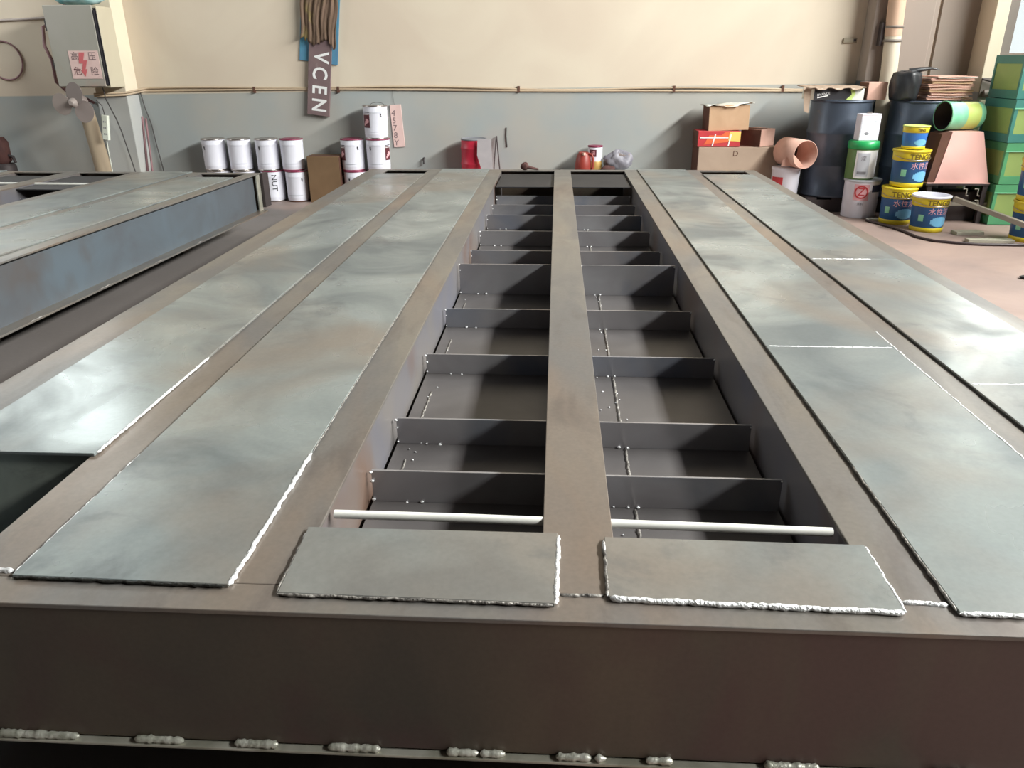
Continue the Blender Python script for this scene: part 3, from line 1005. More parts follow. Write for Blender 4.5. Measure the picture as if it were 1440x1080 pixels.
for k, (ang, m) in enumerate(((186, M_fan), (-42, M_fan2), (74, M_fan2))):
    vs, fs = [], []
    n = 20
    rad = 0.09 if ang == 74 else 0.125
    cx, cz = rad * math.cos(math.radians(ang)), rad * math.sin(math.radians(ang))
    for side in (0, 1):
        for i in range(n):
            q = 2 * PI * i / n
            lx, lz = 0.092 * math.cos(q), 0.105 * math.sin(q)
            vs.append((cx + lx, -0.035 + 0.16 * lx * math.cos(math.radians(ang + 90)) + 0.16 * lz * math.sin(math.radians(ang + 90)) + 0.005 * side, cz + lz))
    fs = [tuple(range(n)), tuple(range(2 * n - 1, n - 1, -1))] + [(i, n + i, n + (i + 1) % n, (i + 1) % n) for i in range(n)]
    MB().add(vs, fs).build('fan_blade', m, fn)
ps = thing('power_strip', 'white power strip hanging beside the tan post under the fan', 'power strip', (-4.585, 7.95, 0.67), 0, ry=math.radians(8))
MB().prism([(-0.035, 0.0), (-0.028, -0.012), (0.028, -0.012), (0.035, 0.0), (0.035, 0.02), (-0.035, 0.02)], 0.0, 0.24).build('strip_body', M_strip_w, ps, bevel=0.004)
for k in range(3):
    for dx in (-0.009, 0.009):
        MB().box(dx - 0.003, dx + 0.003, -0.0135, -0.0115, 0.05 + k * 0.06, 0.066 + k * 0.06).build('socket_slot', M_greyprint, ps)
MB().tube([(0, 0.005, 0), (0.01, 0.01, -0.12), (0.03, 0.02, -0.3), (0.03, 0.03, -0.58)], 0.005, 6).build('cord', M_strip_w, ps, smooth=True)
MB().tube([(0, 0.005, 0.24), (-0.02, 0.0, 0.33), (-0.07, -0.01, 0.375)], 0.005, 6).build('cord', M_cable, ps, smooth=True)

tag(MB().tube([(-4.60, 8.10, 1.165), (-4.60, 8.12, 1.05), (-4.575, 8.2, 0.85), (-4.56, 8.23, 0.72), (-4.53, 8.24, 0.5), (-4.47, 8.22, 0.2), (-4.46, 8.2, 0.008)], 0.006, 8).build(
    'drop_cable', M_cable, None, smooth=True), 'thin dark cable dropping from the bottom of the electrical cabinet to the floor', 'cable')
tag(MB().tube([(-4.44, YB - 0.02, 1.10), (-4.42, YB - 0.02, 0.95), (-4.38, YB - 0.02, 0.78), (-4.36, YB - 0.025, 0.55), (-4.33, YB - 0.03, 0.3), (-4.34, YB - 0.03, 0.008)], 0.006, 8).build(
    'drop_cable', M_cable, None, smooth=True), 'thin dark cable dropping from the conduit behind the leaning rods', 'cable')
tag(MB().tube([(-4.45, 8.36, 0), (-4.46, 8.515, 0.86)], 0.011, 8).build('steel_rod', M_pinkcable, None, smooth=True),
    'mauve steel rod leaning on the wall beside the pillar, upright one', 'rod')
tag(MB().tube([(-4.36, 8.30, 0), (-4.425, 8.515, 0.84)], 0.011, 8).build('steel_rod', M_pinkcable, None, smooth=True),
    'mauve steel rod leaning on the wall beside the pillar, slanted one', 'rod')
mb_ = thing('grinder_motor', 'dark brown electric motor standing by the wall beyond the cabinet', 'motor', (-6.0, 8.33, 0))
MB().lathe([(0.10, 0), (0.11, 0.02), (0.11, 0.36), (0.09, 0.39)], 20).build('motor_pedestal', M_scrap, mb_, smooth=True)
MB().lathe([(0.075, 0), (0.10, 0.03), (0.10, 0.22), (0.07, 0.27)], 20, Matrix.Translation((-0.02, 0, 0.39))).build('motor_housing', M_rust, mb_, smooth=True)
MB().tube([(0.03, 0, 0.48), (0.13, -0.02, 0.46), (0.15, -0.03, 0.40)], 0.016, 8).build('motor_lever', M_scrap, mb_, smooth=True)

# ================================================================ things along the wall behind the near platform
rd = thing('steel_drum', 'small red ribbed steel drum by the wall behind the platform', 'drum', (-0.865, 8.38, 0))
rr_ = 0.138
prof = [(rr_ * 0.97, 0), (rr_, 0.008)]
for z in (0.20, 0.40, 0.555):
    prof += [(rr_ * (1 - 0.06 * z), z - 0.014), (rr_ * 1.045 * (1 - 0.06 * z), z - 0.004), (rr_ * 1.045 * (1 - 0.06 * z), z + 0.004), (rr_ * (1 - 0.06 * z), z + 0.014)]
prof += [(rr_ * 0.955, 0.635)]
MB().lathe(prof, 36).build('drum_shell', M_red, rd, smooth=True)
MB().lathe([(rr_ * 0.95, 0.635), (rr_ * 0.985, 0.638), (rr_ * 0.985, 0.650), (rr_ * 0.93, 0.652), (rr_ * 0.90, 0.644)], 36).build('drum_rim', M_greyprint, rd, smooth=True)
tag(MB().prism([(0.03, 0.0), (0.115, 0.0), (0.085, 0.655), (-0.055, 0.662), (-0.06, 0.50), (0.0, 0.30)], -0.004, 0.004,
               Matrix.Rotation(-0.10, 4, 'X') @ Matrix.Rotation(PI / 2, 4, 'X')).build('grey_board', M_greyboard, None, bevel=0.001),
    'torn grey sheet leaning in front of the red steel drum', 'board').location = (-0.755, 8.155, 0)
wr = thing('folding_stand', 'thin dark two-legged stand leaning on the wall beside the red drum', 'stand', (-0.62, 8.47, 0))
MB().tube([(0.06, -0.12, 0.0), (-0.015, 0.055, 0.66)], 0.007, 7).build('stand_leg', M_scrap, wr, smooth=True)
MB().tube([(-0.06, -0.12, 0.0), (-0.02, 0.055, 0.655)], 0.006, 7).build('stand_leg', M_scrap, wr, smooth=True)
tag(MB().tube([(-0.532, YB - 0.006, 0.745), (-0.535, YB - 0.008, 0.66), (-0.525, YB - 0.006, 0.545)], 0.006, 7).build('wire_end', M_cable, None, smooth=True),
    'short dark wire end sticking out of the bare wall above the platform', 'wire')
tag(MB().tube([(-1.424, YB, 0.43), (-1.424, YB - 0.03, 0.42), (-1.424, YB - 0.035, 0.37)], 0.011, 8).build('wall_hook', M_cable, None, smooth=True),
    'small dark hook on the wall above the slot of the platform', 'hook')
# rusty clamp on the far edge of the platform
cl = thing('rusty_clamp', 'small rusty clamp lying on the far edge of the platform', 'clamp', (-0.235, 6.885, Z0))
lump('clamp_jaw', M_rust, cl, 0.034, 0.02, 0.032, 4, 0.2, loc=(-0.035, 0, 0))
MB().tube([(-0.02, 0, 0.03), (0.03, 0.0, 0.018), (0.085, 0.0, 0.008)], 0.011, 8, [0.016, 0.012, 0.007]).build('clamp_arm', M_rust, cl, smooth=True)

jg = thing('plastic_jug', 'red-brown plastic jug with a loop handle standing before the small cream tin', 'jug', (0.285, 8.31, 0.325))
MB().lathe([(0.082, 0), (0.088, 0.008), (0.085, 0.08), (0.070, 0.155), (0.055, 0.185), (0.050, 0.195), (0.046, 0.190)], 28).build('jug_body', M_jug, jg, smooth=True)
MB().tube([(0.05, -0.03, 0.18), (0.085, -0.04, 0.175), (0.098, -0.045, 0.14), (0.098, -0.045, 0.05), (0.085, -0.04, 0.012)], 0.012, 8).build('handle', M_jug, jg, smooth=True)
MB().prism([(-0.02, -0.055), (0.0, -0.085), (0.02, -0.055)], 0.172, 0.196).build('spout', M_card_p, jg)
tn = thing('lacquer_tin', 'small white and gold lacquer tin between the red jug and the grey sack', 'paint can', (0.41, 8.42, 0.325))
MB().lathe([(0.073, 0), (0.076, 0.004), (0.075, 0.235), (0.072, 0.24)], 32).build('tin_body', M_white, tn, smooth=True)
MB().lathe([(0.0765, 0.006), (0.0775, 0.008), (0.0775, 0.095), (0.0765, 0.097)], 32).build('gold_band', M_gold, tn, smooth=True)
MB().lathe([(0.074, 0.236), (0.079, 0.238), (0.079, 0.252), (0.06, 0.254)], 32).build('top_rim', M_pinkrim, tn, smooth=True)
MB().patch(0.0762, -48, 8, 0.145, 0.215, n=8).build('label_block', M_maroon, tn)
text('lettering', '油', 0.05, M_pinkprint, tn, on_drum(0.0765, -20, 0.18))
bgk = thing('plastic_sack', 'grey plastic sack with a crumpled dark neck on the ledge by the wall', 'sack', (0.66, 8.38, 0.325))
lump('sack_body', M_greycloth, bgk, 0.14, 0.09, 0.095, 21, 0.34, 32)
MB().tube([(-0.06, -0.03, 0.14), (0.0, -0.03, 0.165), (0.05, -0.03, 0.15), (0.10, -0.035, 0.16), (0.125, -0.035, 0.12)], 0.02, 8, [0.012, 0.02, 0.014, 0.024, 0.008]).build(
    'sack_neck', M_fan2, bgk, smooth=True)
tag(lump('cloth_rag', M_rust, None, 0.075, 0.05, 0.032, 31, 0.2), 'dark maroon rag lying between the lacquer tin and the grey sack', 'rag').location = (0.54, 8.27, 0.325)

# ================================================================ cartons by the wall
def carton(name, label, loc, sx, sy, sz, m, rz=0, side=None, flaps=None):
    R = thing(name, label, 'cardboard box', loc, rz)
    MB().box(-sx / 2, sx / 2, -sy / 2, sy / 2, 0, sz).build('box_body', m, R, bevel=0.004)
    if side:
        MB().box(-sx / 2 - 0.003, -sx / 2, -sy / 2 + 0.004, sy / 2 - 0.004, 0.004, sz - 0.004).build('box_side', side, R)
    MB().box(-sx / 2 + 0.004, sx / 2 - 0.004, -0.004, 0.004, sz, sz + 0.0025).build('tape_seam', flaps or m, R)
    return R


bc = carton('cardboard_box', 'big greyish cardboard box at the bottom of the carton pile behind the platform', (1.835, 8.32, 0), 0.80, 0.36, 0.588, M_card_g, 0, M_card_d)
text('lettering', 'D', 0.075, M_card_d, bc, on_face(-0.03, -0.18, 0.525))
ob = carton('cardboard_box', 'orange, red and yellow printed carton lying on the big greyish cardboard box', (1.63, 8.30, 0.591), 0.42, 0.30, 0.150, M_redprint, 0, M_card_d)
M_orange = mat('orange_print', (226, 112, 64), 0.5, 0, (214, 84, 60), 5)
M_ypr = mat('pale_yellow_print', (238, 208, 110), 0.5)
MB().prism([(-0.15, 0.02), (0.21, 0.06), (0.21, 0.146), (0.06, 0.146), (0.02, 0.11), (-0.10, 0.11)], 0, 0.0015, Matrix(((1, 0, 0, 0), (0, 0, -1, -0.1505), (0, 1, 0, 0), (0, 0, 0, 1)))).build('print_field', M_orange, ob)
MB().prism([(0.09, 0.06), (0.209, 0.05), (0.209, 0.146), (0.10, 0.146)], 0, 0.0025, Matrix(((1, 0, 0, 0), (0, 0, -1, -0.1505), (0, 1, 0, 0), (0, 0, 0, 1)))).build('print_field', M_ypr, ob)
MB().box(-0.19, 0.09, -0.1545, -0.152, 0.082, 0.092).build('print_line', M_whiteprint, ob)
MB().prism([(-0.07, 0.01), (-0.058, 0.01), (-0.035, 0.12), (-0.047, 0.12)], 0, 0.0035, Matrix(((1, 0, 0, 0), (0, 0, -1, -0.1515), (0, 1, 0, 0), (0, 0, 0, 1)))).build('print_line', M_whiteprint, ob)
MB().prism([(0.09, 0.01), (0.102, 0.01), (0.12, 0.12), (0.108, 0.12)], 0, 0.0035, Matrix(((1, 0, 0, 0), (0, 0, -1, -0.1515), (0, 1, 0, 0), (0, 0, 0, 1)))).build('print_line', M_whiteprint, ob)
tb = carton('cardboard_box', 'plain tan cardboard box with torn white paper on top, highest of the carton pile', (1.715, 8.33, 0.744), 0.40, 0.28, 0.235, M_card, 0.04, M_card_d)
tb.rotation_euler[1] = -0.03
# torn paper over the tan box
vs, fs = [], []
for j in range(7):
    for i in range(15):
        u, v = i / 14, j / 6
        vs.append((-0.235 + 0.47 * u, -0.165 + 0.31 * v, 0.238 + 0.012 * math.sin(u * 9 + v * 3) + 0.035 * max(0, u - 0.55) - 0.006 * (j == 0) * math.sin(i * 2.3)))
fs = [(j * 15 + i, j * 15 + i + 1, (j + 1) * 15 + i + 1, (j + 1) * 15 + i) for j in range(6) for i in range(14)]
pp = MB().add(vs, fs).build('torn_paper', M_paper, tb, smooth=True)
pp.modifiers.new('solid', 'SOLIDIFY').thickness = 0.004
sb = carton('cardboard_box', 'small brown cardboard box with pinkish end, turned beside the orange carton', (2.045, 8.31, 0.591), 0.24, 0.24, 0.165, M_card_p, 0.75, M_card_d)
MB().box(-0.12, 0.12, -0.1225, -0.119, 0.0, 0.165).build('box_side', M_card_d, sb) if False else None
MB().box(-0.118, -0.02, -0.118, 0.118, 0.1655, 0.172).build('top_flap', M_card_d, sb)

# rolled cardboard on a pail
wp = thing('paint_pail', 'white pail with red side print under the rolled cardboard beside the carton pile', 'pail', (2.285, 7.99, 0))
MB().lathe([(0.12, 0), (0.125, 0.01), (0.135, 0.392), (0.14, 0.397), (0.14, 0.417), (0.12, 0.420)], 32).build('pail_body', M_white, wp, smooth=True)
MB().patch(0.126, -80, -25, 0.10, 0.33, 0.134).build('label_block', M_redprint, wp)
rc = thing('rolled_cardboard', 'roll of pinkish brown cardboard resting on the white pail, open end showing', 'cardboard roll', (2.285, 8.0, 0.421))
T = Matrix.Translation((0.0, 0.11, 0.135)) @ Matrix.Rotation(math.radians(18), 4, 'Z') @ Matrix.Rotation(math.radians(90), 4, 'X')
prof = [(0.120, 0), (0.135, 0), (0.132, 0.34), (0.126, 0.34), (0.120, 0)]
MB().lathe(prof, 32, T, close=True).build('roll_shell', M_card_p, rc, smooth=True)
MB().lathe([(0.118, 0.01), (0.118, 0.03)], 32, T).build('roll_inner', M_inside, rc)
fl_ = MB().prism([(-0.12, 0.0), (0.10, 0.0), (-0.02, 0.12), (-0.11, 0.06)], 0, 0.004, Matrix.Translation((0.02, -0.165, 0.02)) @ Matrix.Rotation(PI / 2, 4, 'X')).build('loose_flap', M_card_p, rc)
fl_['label'] = 'loose flap across the open end'

# ================================================================ drums in the corner
def drum(label, loc, r=0.285, h=0.90):
    R = thing('oil_drum', label, 'drum', loc)
    prof = [(r * 0.97, 0), (r * 1.02, 0.004), (r * 1.02, 0.02), (r * 0.99, 0.03)]
    for z in (h * 0.335, h * 0.665):
        prof += [(r * 0.99, z - 0.03), (r * 1.02, z - 0.008), (r * 1.02, z + 0.008), (r * 0.99, z + 0.03)]
    prof += [(r * 0.99, h - 0.03), (r * 0.985, h - 0.02)]
    MB().lathe(prof, 44).build('drum_shell', M_drum, R, smooth=True)
    MB().lathe([(r * 0.985, h - 0.02), (r * 1.02, h - 0.018), (r * 1.02, h - 0.002), (r * 0.99, h), (r * 0.97, h - 0.012), (r * 0.5, h - 0.014)], 44).build('drum_lid', M_drum, R, smooth=True)
    MB().lathe([(0.03, h - 0.013), (0.03, h - 0.001), (0.02, h)], 16, Matrix.Translation((r * 0.6, 0.05, 0))).build('bung', M_tin, R)
    return R


def pallet(label, loc, sx, sy):
    R = thing('wooden_pallet', label, 'pallet', loc)
    for k in range(6):
        x = -sx / 2 + (sx - 0.09) * k / 5
        MB().box(x, x + 0.09, -sy / 2, sy / 2, 0.12, 0.14).build('slat', M_scrap, R)
    for k in range(3):
        y = -sy / 2 + (sy - 0.08) * k / 2
        MB().box(-sx / 2, sx / 2, y, y + 0.08, 0, 0.12).build('bearer', M_scrap, R)
    return R


pallet('dark wooden pallet under the two oil drums in the corner', (3.12, 8.005, 0), 1.26, 0.29)
drum('dark blue oil drum carrying the black and yellow printed carton', (2.765, 8.10, 0.142))
drum('dark blue oil drum carrying the pile of flattened cardboard', (3.46, 7.95, 0.142), 0.278)

# open carton on the first drum
fc = thing('cardboard_box', 'black, yellow and white printed open carton lying on the oil drum', 'cardboard box', (2.655, 8.08, 1.043), 0.03)
MB().box(-0.235, 0.235, -0.17, 0.17, 0, 0.10).build('box_body', M_paper, fc, bevel=0.003)
Tf = Matrix(((1, 0, 0, 0), (0, 0, -1, -0.1705), (0, 1, 0, 0), (0, 0, 0, 1)))
MB().prism([(-0.233, 0.002), (0.07, 0.002), (0.12, 0.05), (0.10, 0.098), (-0.233, 0.098)], 0, 0.0015, Tf).build('print_field', M_black, fc)
MB().prism([(0.07, 0.002), (0.125, 0.002), (0.155, 0.055), (0.14, 0.098), (0.10, 0.098), (0.12, 0.05)], 0, 0.0016, Tf).build('print_field', M_lime, fc)
MB().prism([(-0.20, 0.015), (-0.10, 0.035), (-0.10, 0.045), (-0.20, 0.025)], 0, 0.003, Tf).build('print_line', M_whiteprint, fc)
text('lettering', 'DVANCE', 0.03, M_whiteprint, fc, on_face(-0.145, -0.172, 0.052, 0.16))
vs, fs = [], []
for j in range(5):
    for i in range(19):
        u, v = i / 18, j / 4
        vs.append((-0.30 + 0.53 * u, -0.215 + 0.36 * v, 0.104 + 0.012 * math.sin(u * 21) * (1 - v) + 0.020 * v - 0.004 * math.sin(u * 50)))
fs = [(j * 19 + i, j * 19 + i + 1, (j + 1) * 19 + i + 1, (j + 1) * 19 + i) for j in range(4) for i in range(18)]
fo = MB().add(vs, fs).build('top_flap', M_card_g, fc, smooth=True)
fo.modifiers.new('solid', 'SOLIDIFY').thickness = 0.006
MB().prism([(-0.30, -0.10), (-0.255, -0.12), (-0.252, 0.10), (-0.33, 0.115)], 0, 0.004, Tf @ Matrix.Translation((0, 0, -0.03))).build('hanging_flap', M_card_g, fc)
carton('cardboard_box', 'small pink cardboard box wedged between the printed carton and the black sack', (3.01, 8.02, 1.043), 0.18, 0.2, 0.155, M_card_p, 0.05, M_card_d)
sk = thing('rubbish_sack', 'black plastic rubbish sack slumped between the two oil drums', 'sack', (3.235, 7.86, 1.046))
mbk = MB()
vs, fs = [], []
rows, n = 12, 40
for j in range(rows + 1):
    t = j / rows
    for i in range(n):
        q = 2 * PI * i / n
        k = 1 + 0.035 * math.sin(5 * q + 3 * t) + 0.02 * math.sin(11 * q + 8 * t)
        pr = (0.90 + 0.12 * math.sin(PI * min(t, 0.9))) * (1 if t < 0.92 else (0.8 if t < 0.99 else 0.45)) * k
        vs.append((0.128 * pr * math.cos(q), 0.14 * pr * math.sin(q), 0.25 * t ** 0.9 + 0.006 * math.sin(4 * q + 2)))
fs = [(j * n + i, j * n + (i + 1) % n, (j + 1) * n + (i + 1) % n, (j + 1) * n + i) for j in range(rows) for i in range(n)]
fs += [tuple(reversed(range(n))), tuple(range(rows * n, rows * n + n))]
mbk.add(vs, fs).build('sack_body', M_bag, sk, smooth=True)
MB().tube([(0.02, 0, 0.235), (0.10, -0.02, 0.262), (0.20, -0.03, 0.272), (0.27, -0.03, 0.262)], 0.03, 8, [0.04, 0.022, 0.012, 0.004]).build('sack_neck', M_bag, sk, smooth=True)

# flattened cartons in a pile
ords = ['bottom', 'second', 'third', 'fourth', 'fifth', 'sixth', 'seventh', 'eighth', 'topmost']
rnd = random.Random(12)
z = 1.046
for k, od in enumerate(ords):
    h = 0.022 if k < 8 else 0.018
    sx = 0.38 + rnd.uniform(-0.03, 0.04) + (0.03 if k == 0 else 0)
    m = [M_card_p, M_signpink, M_card_p, M_card, M_card_p, M_card_p, M_card, M_card_p, M_paper][k]
    pos = {'bottom': 'lowest of the pile on the oil drum', 'topmost': 'topmost of the pile on the oil drum'}.get(od, od + ' from the bottom of the pile on the drum')
    R = thing('flattened_carton', ('pale grey' if k == 8 else 'pink-brown') + ' flattened cardboard carton, ' + pos, 'cardboard',
              (3.59 + rnd.uniform(-0.01, 0.015) + (0.03 if k == 8 else -0.005 if k == 0 else 0), 7.95, z), rnd.uniform(-0.04, 0.04), 'flattened cartons on the oil drum')
    vs, fs = [], []
    nx = 10
    for lay in (0, 1):
        zz = lay * h * 0.52
        b = len(vs)
        for i in range(nx + 1):
            u = i / nx
            wv = 0.003 * math.sin(u * 7 + k + lay)
            for y in (-0.24 + 0.012 * lay, 0.24):
                for t in (0, 1):
                    vs.append((-sx / 2 + sx * u, y, zz + wv * 0.6 + 0.0032 + t * h * 0.36))
        for i in range(nx):
            a = b + i * 4
            fs += [(a, a + 4, a + 5, a + 1), (a + 2, a + 3, a + 7, a + 6), (a + 1, a + 5, a + 7, a + 3), (a, a + 2, a + 6, a + 4)]
        fs += [(b, b + 1, b + 3, b + 2), (b + nx * 4, b + nx * 4 + 2, b + nx * 4 + 3, b + nx * 4 + 1)]
    lo = MB().add(vs[:len(vs) // 2], [f for f in fs if max(f) < len(vs) // 2]).build('lower_leaf', m, R)
    n2 = len(vs) // 2
    MB().add(vs[n2:], [tuple(i - n2 for i in f) for f in fs if min(f) >= n2]).build('upper_leaf', M_card_p if k % 3 else m, R)
    z += h * 1.06

# pipe on the corner pillar
pc = thing('drain_pipe', 'vertical drain pipe, terracotta above and cream below, on the corner pillar', 'pipe', (3.18, 8.245, 0))
MB().tube([(0.045, -0.01, 0.0), (0.03, -0.01, 1.32), (0.012, -0.01, 1.60)], 0.075, 18).build('lower_pipe', M_pipe_c, pc, smooth=True)
MB().tube([(0.012, -0.01, 1.60), (-0.04, -0.01, 2.6), (-0.14, -0.01, 6.99)], 0.078, 18).build('upper_pipe', M_pipe_o, pc, smooth=True)
for zz in (1.56, 1.68):
    MB().lathe([(0.078, -0.012), (0.085, -0.010), (0.085, 0.010), (0.078, 0.012)], 20, Matrix.Translation((0.012, -0.01, zz))).build('pipe_clamp', M_frame, pc, smooth=True)
MB().box(-0.10, -0.07, 0.0, 0.10, 1.52, 1.72).build('clamp_bracket', M_scrap, pc)
sc_ = thing('wall_socket', 'small beige socket box on the bright upper wall near the corner', 'socket', (2.90, YB, 1.57))
MB().box(-0.065, 0.065, -0.025, 0, -0.022, 0.022).build('socket_box', M_socket, sc_, bevel=0.004)
MB().box(0.03, 0.055, -0.03, -0.025, -0.01, 0.012).build('socket_switch', M_scrap, sc_)

# ================================================================ pails beside the platform
def blue_pail(label, loc, r=0.145, h=0.33, bodym=None, lid=True, rz=0.0, name='TENGDI', small=False, openp=False):
    bodym = bodym or M_blue
    R = thing('paint_pail', label, 'pail', loc, rz)
    rb, rt = r * 0.90, r
    hb = h * 0.70
    def rad(z):
        return rb + (rt - rb) * z / h
    MB().lathe([(rb * 0.96, 0), (rad(0.006), 0.006), (rad(hb), hb)], 40, close=True).build('pail_body', bodym, R, smooth=True)
    MB().lathe([(rb * 0.955, 0.0015), (rad(0) + 0.002, 0.002), (rad(h * 0.12) + 0.002, h * 0.12), (rad(h * 0.12), h * 0.125)], 40).build('bottom_band', M_yellow, R, smooth=True)
    MB().lathe([(rad(hb), hb), (rad(hb) + 0.004, hb + 0.003), (rad(h * 0.93) + 0.004, h * 0.93), (rad(h) + 0.001, h * 0.94)], 40, close=True).build('collar', M_yellow, R, smooth=True)
    if openp:
        MB().lathe([(rt * 1.0, h * 0.93), (rt * 1.09, h * 0.94), (rt * 1.09, h * 0.985), (rt * 1.0, h), (rt * 0.97, h * 0.99), (rb * 0.93, 0.012), (0.01, 0.01)], 40, close=True).build('white_rim', M_white, R, smooth=True)
    else:
        MB().lathe([(rt * 1.0, h * 0.93), (rt * 1.07, h * 0.94), (rt * 1.07, h * 0.99), (rt * 0.95, h), (rt * 0.93, h * 0.985)], 40).build('lid', M_yellow if not small else M_lime, R, smooth=True)
    sl = (rt - rb) / h
    ts = 0.066 if not small else 0.042
    text('lettering', name, ts * (h / 0.33), M_pailtxt, R, on_drum(rad(h * 0.815) + 0.004, 4, h * 0.815, sl), 0.0015)
    oval = MB()
    for k in range(10):
        a = -1 + 2 * k / 10
        b = -1 + 2 * (k + 1) / 10
        am = (a + b) / 2
        hh = math.sqrt(max(0.05, 1 - am * am)) * 0.14 * h
        zc = 0.30 * h
        oval.patch(rad(zc) + 0.0006 - sl * 0, 14 + a * 34, 14 + b * 34, zc - hh, zc + hh, rad(zc) + sl * hh + 0.0012, n=2)
    oval.build('oval_print', M_sky, R)
    if not small:
        text('lettering', '水性漆', 0.066 * (h / 0.33), M_pinkprint, R, on_drum(rad(h * 0.55), 6, h * 0.57, sl))
        MB().patch(rad(h * 0.35) + 0.001, -62, -44, h * 0.30, h * 0.48, rad(h * 0.48) + 0.001).build('label_square', M_mint, R)
    pts = []
    for k in range(13):
        q = PI * k / 12
        pts.append(((rt + 0.012) * math.cos(q), -(rt + 0.012) * math.sin(q) * 0.96, h * 0.83 - 0.10 * math.sin(q) * h))
    if not small:
        MB().tube(pts, 0.0028, 6).build('wire_handle', M_tin, R, smooth=True)
    return R


blue_pail('blue and yellow lidded pail at the bottom of the stack by the platform', (3.145, 7.345, 0), rz=-0.05)
blue_pail('blue and yellow lidded pail stacked on another, under the small bright blue pail', (3.195, 7.36, 0.331), r=0.150, h=0.325, rz=0.25)
blue_pail('small bright blue pail with yellow collar on top of the stack', (3.195, 7.36, 0.657), r=0.105, h=0.20, bodym=M_lblue, small=True, name='TENG')
blue_pail('open blue and yellow pail with white inside, alone on the floor by the hose', (3.285, 7.01, 0), r=0.147, h=0.31, openp=True, rz=0.1)
blue_pail('blue and yellow pail on the floor before the green crates, bottom of its stack', (3.93, 6.60, 0), rz=-0.2)
blue_pail('blue and yellow pail in the middle of the stack before the green crates', (3.915, 6.60, 0.331), rz=-0.25)
blue_pail('blue and yellow pail on top of the stack before the green crates', (3.90, 6.60, 0.662), rz=-0.2)

# white pail with a round red emblem
wz = thing('paint_pail', 'large white pail with a round red emblem and navy band, standing on the floor', 'pail', (2.925, 7.668, 0))
MB().lathe([(0.15, 0), (0.155, 0.006), (0.160, 0.33), (0.162, 0.335)], 40).build('pail_body', M_white, wz, smooth=True)
MB().lathe([(0.160, 0.33), (0.170, 0.334), (0.170, 0.352), (0.15, 0.355)], 40).build('lid', M_bluegreyband, wz, smooth=True)
MB().patch(0.160, 14, 70, 0.245, 0.31).build('navy_band', M_navy, wz)
MB().patch(0.1595, -44, 4, 0.17, 0.315).build('label_block', M_pinkprint, wz)
ring = MB()
for k in range(20):
    a, b = 2 * PI * k / 20, 2 * PI * (k + 1) / 20
    vs = []
    for q in (a, b):
        for rr in (0.048, 0.060):
            an = math.radians(-20) + rr * math.cos(q) / 0.161
            for t in (0.1625, 0.1638):
                vs.append((t * math.sin(an), -t * math.cos(an), 0.245 + rr * math.sin(q)))
    ring.add(vs, [(0, 1, 3, 2), (4, 6, 7, 5), (0, 4, 5, 1), (2, 3, 7, 6), (1, 5, 7, 3), (0, 2, 6, 4)])
ring.build('emblem_ring', M_redprint, wz)
text('lettering', 'Z', 0.10, M_redprint, wz, on_drum(0.1615, -20, 0.245))
text('lettering', '涂料', 0.03, M_greyprint, wz, on_drum(0.161, -18, 0.135))

gp = thing('paint_pail', 'green-lidded pail with a white label sheet standing on the large white pail', 'pail', (2.877, 7.668, 0.356))
MB().lathe([(0.125, 0), (0.128, 0.006), (0.130, 0.27), (0.126, 0.275)], 36).build('pail_body', M_oliveside, gp, smooth=True)
MB().lathe([(0.128, 0.27), (0.137, 0.275), (0.137, 0.335), (0.12, 0.345)], 36).build('lid', M_green, gp, smooth=True)
lb = MB().patch(0.131, -42, 80, 0.012, 0.262, n=20).build('label_sheet', M_whiteprint, gp)
MB().patch(0.1325, -35, 12, 0.03, 0.24).build('print_field', M_bluegreyband, lb)
text('lettering', '漆', 0.05, M_greyprint, lb, on_drum(0.133, -12, 0.19))
MB().patch(0.134, -30, 4, 0.05, 0.075).build('print_line', M_greyprint, lb)
tt = thing('square_tin', 'tall white rectangular tin with grey print standing on the green-lidded pail', 'tin', (2.88, 7.66, 0.702), 0.10)
MB().box(-0.092, 0.092, -0.055, 0.055, 0, 0.235).build('tin_body', M_white, tt, bevel=0.006)
MB().lathe([(0.022, 0), (0.022, 0.012), (0.018, 0.015)], 14, Matrix.Translation((0.0, 0, 0.235))).build('tin_cap', M_tin, tt)
MB().box(-0.085, -0.080, -0.0562, -0.0545, 0.03, 0.20).build('print_line', M_bluegreyband, tt)
MB().box(-0.086, 0.086, -0.0562, -0.0545, 0.222, 0.226).build('print_line', M_pinkprint, tt)
lump('print_figure', M_greyprint, tt, 0.018, 0.001, 0.012, 9, 0.3, loc=(-0.025, -0.056, 0.05))
MB().box(-0.02, 0.0, -0.0562, -0.0545, 0.165, 0.172).build('print_line', M_bluegreyband, tt)
MB().box(0.03, 0.05, -0.0562, -0.0545, 0.165, 0.172).build('print_line', M_bluegreyband, tt)

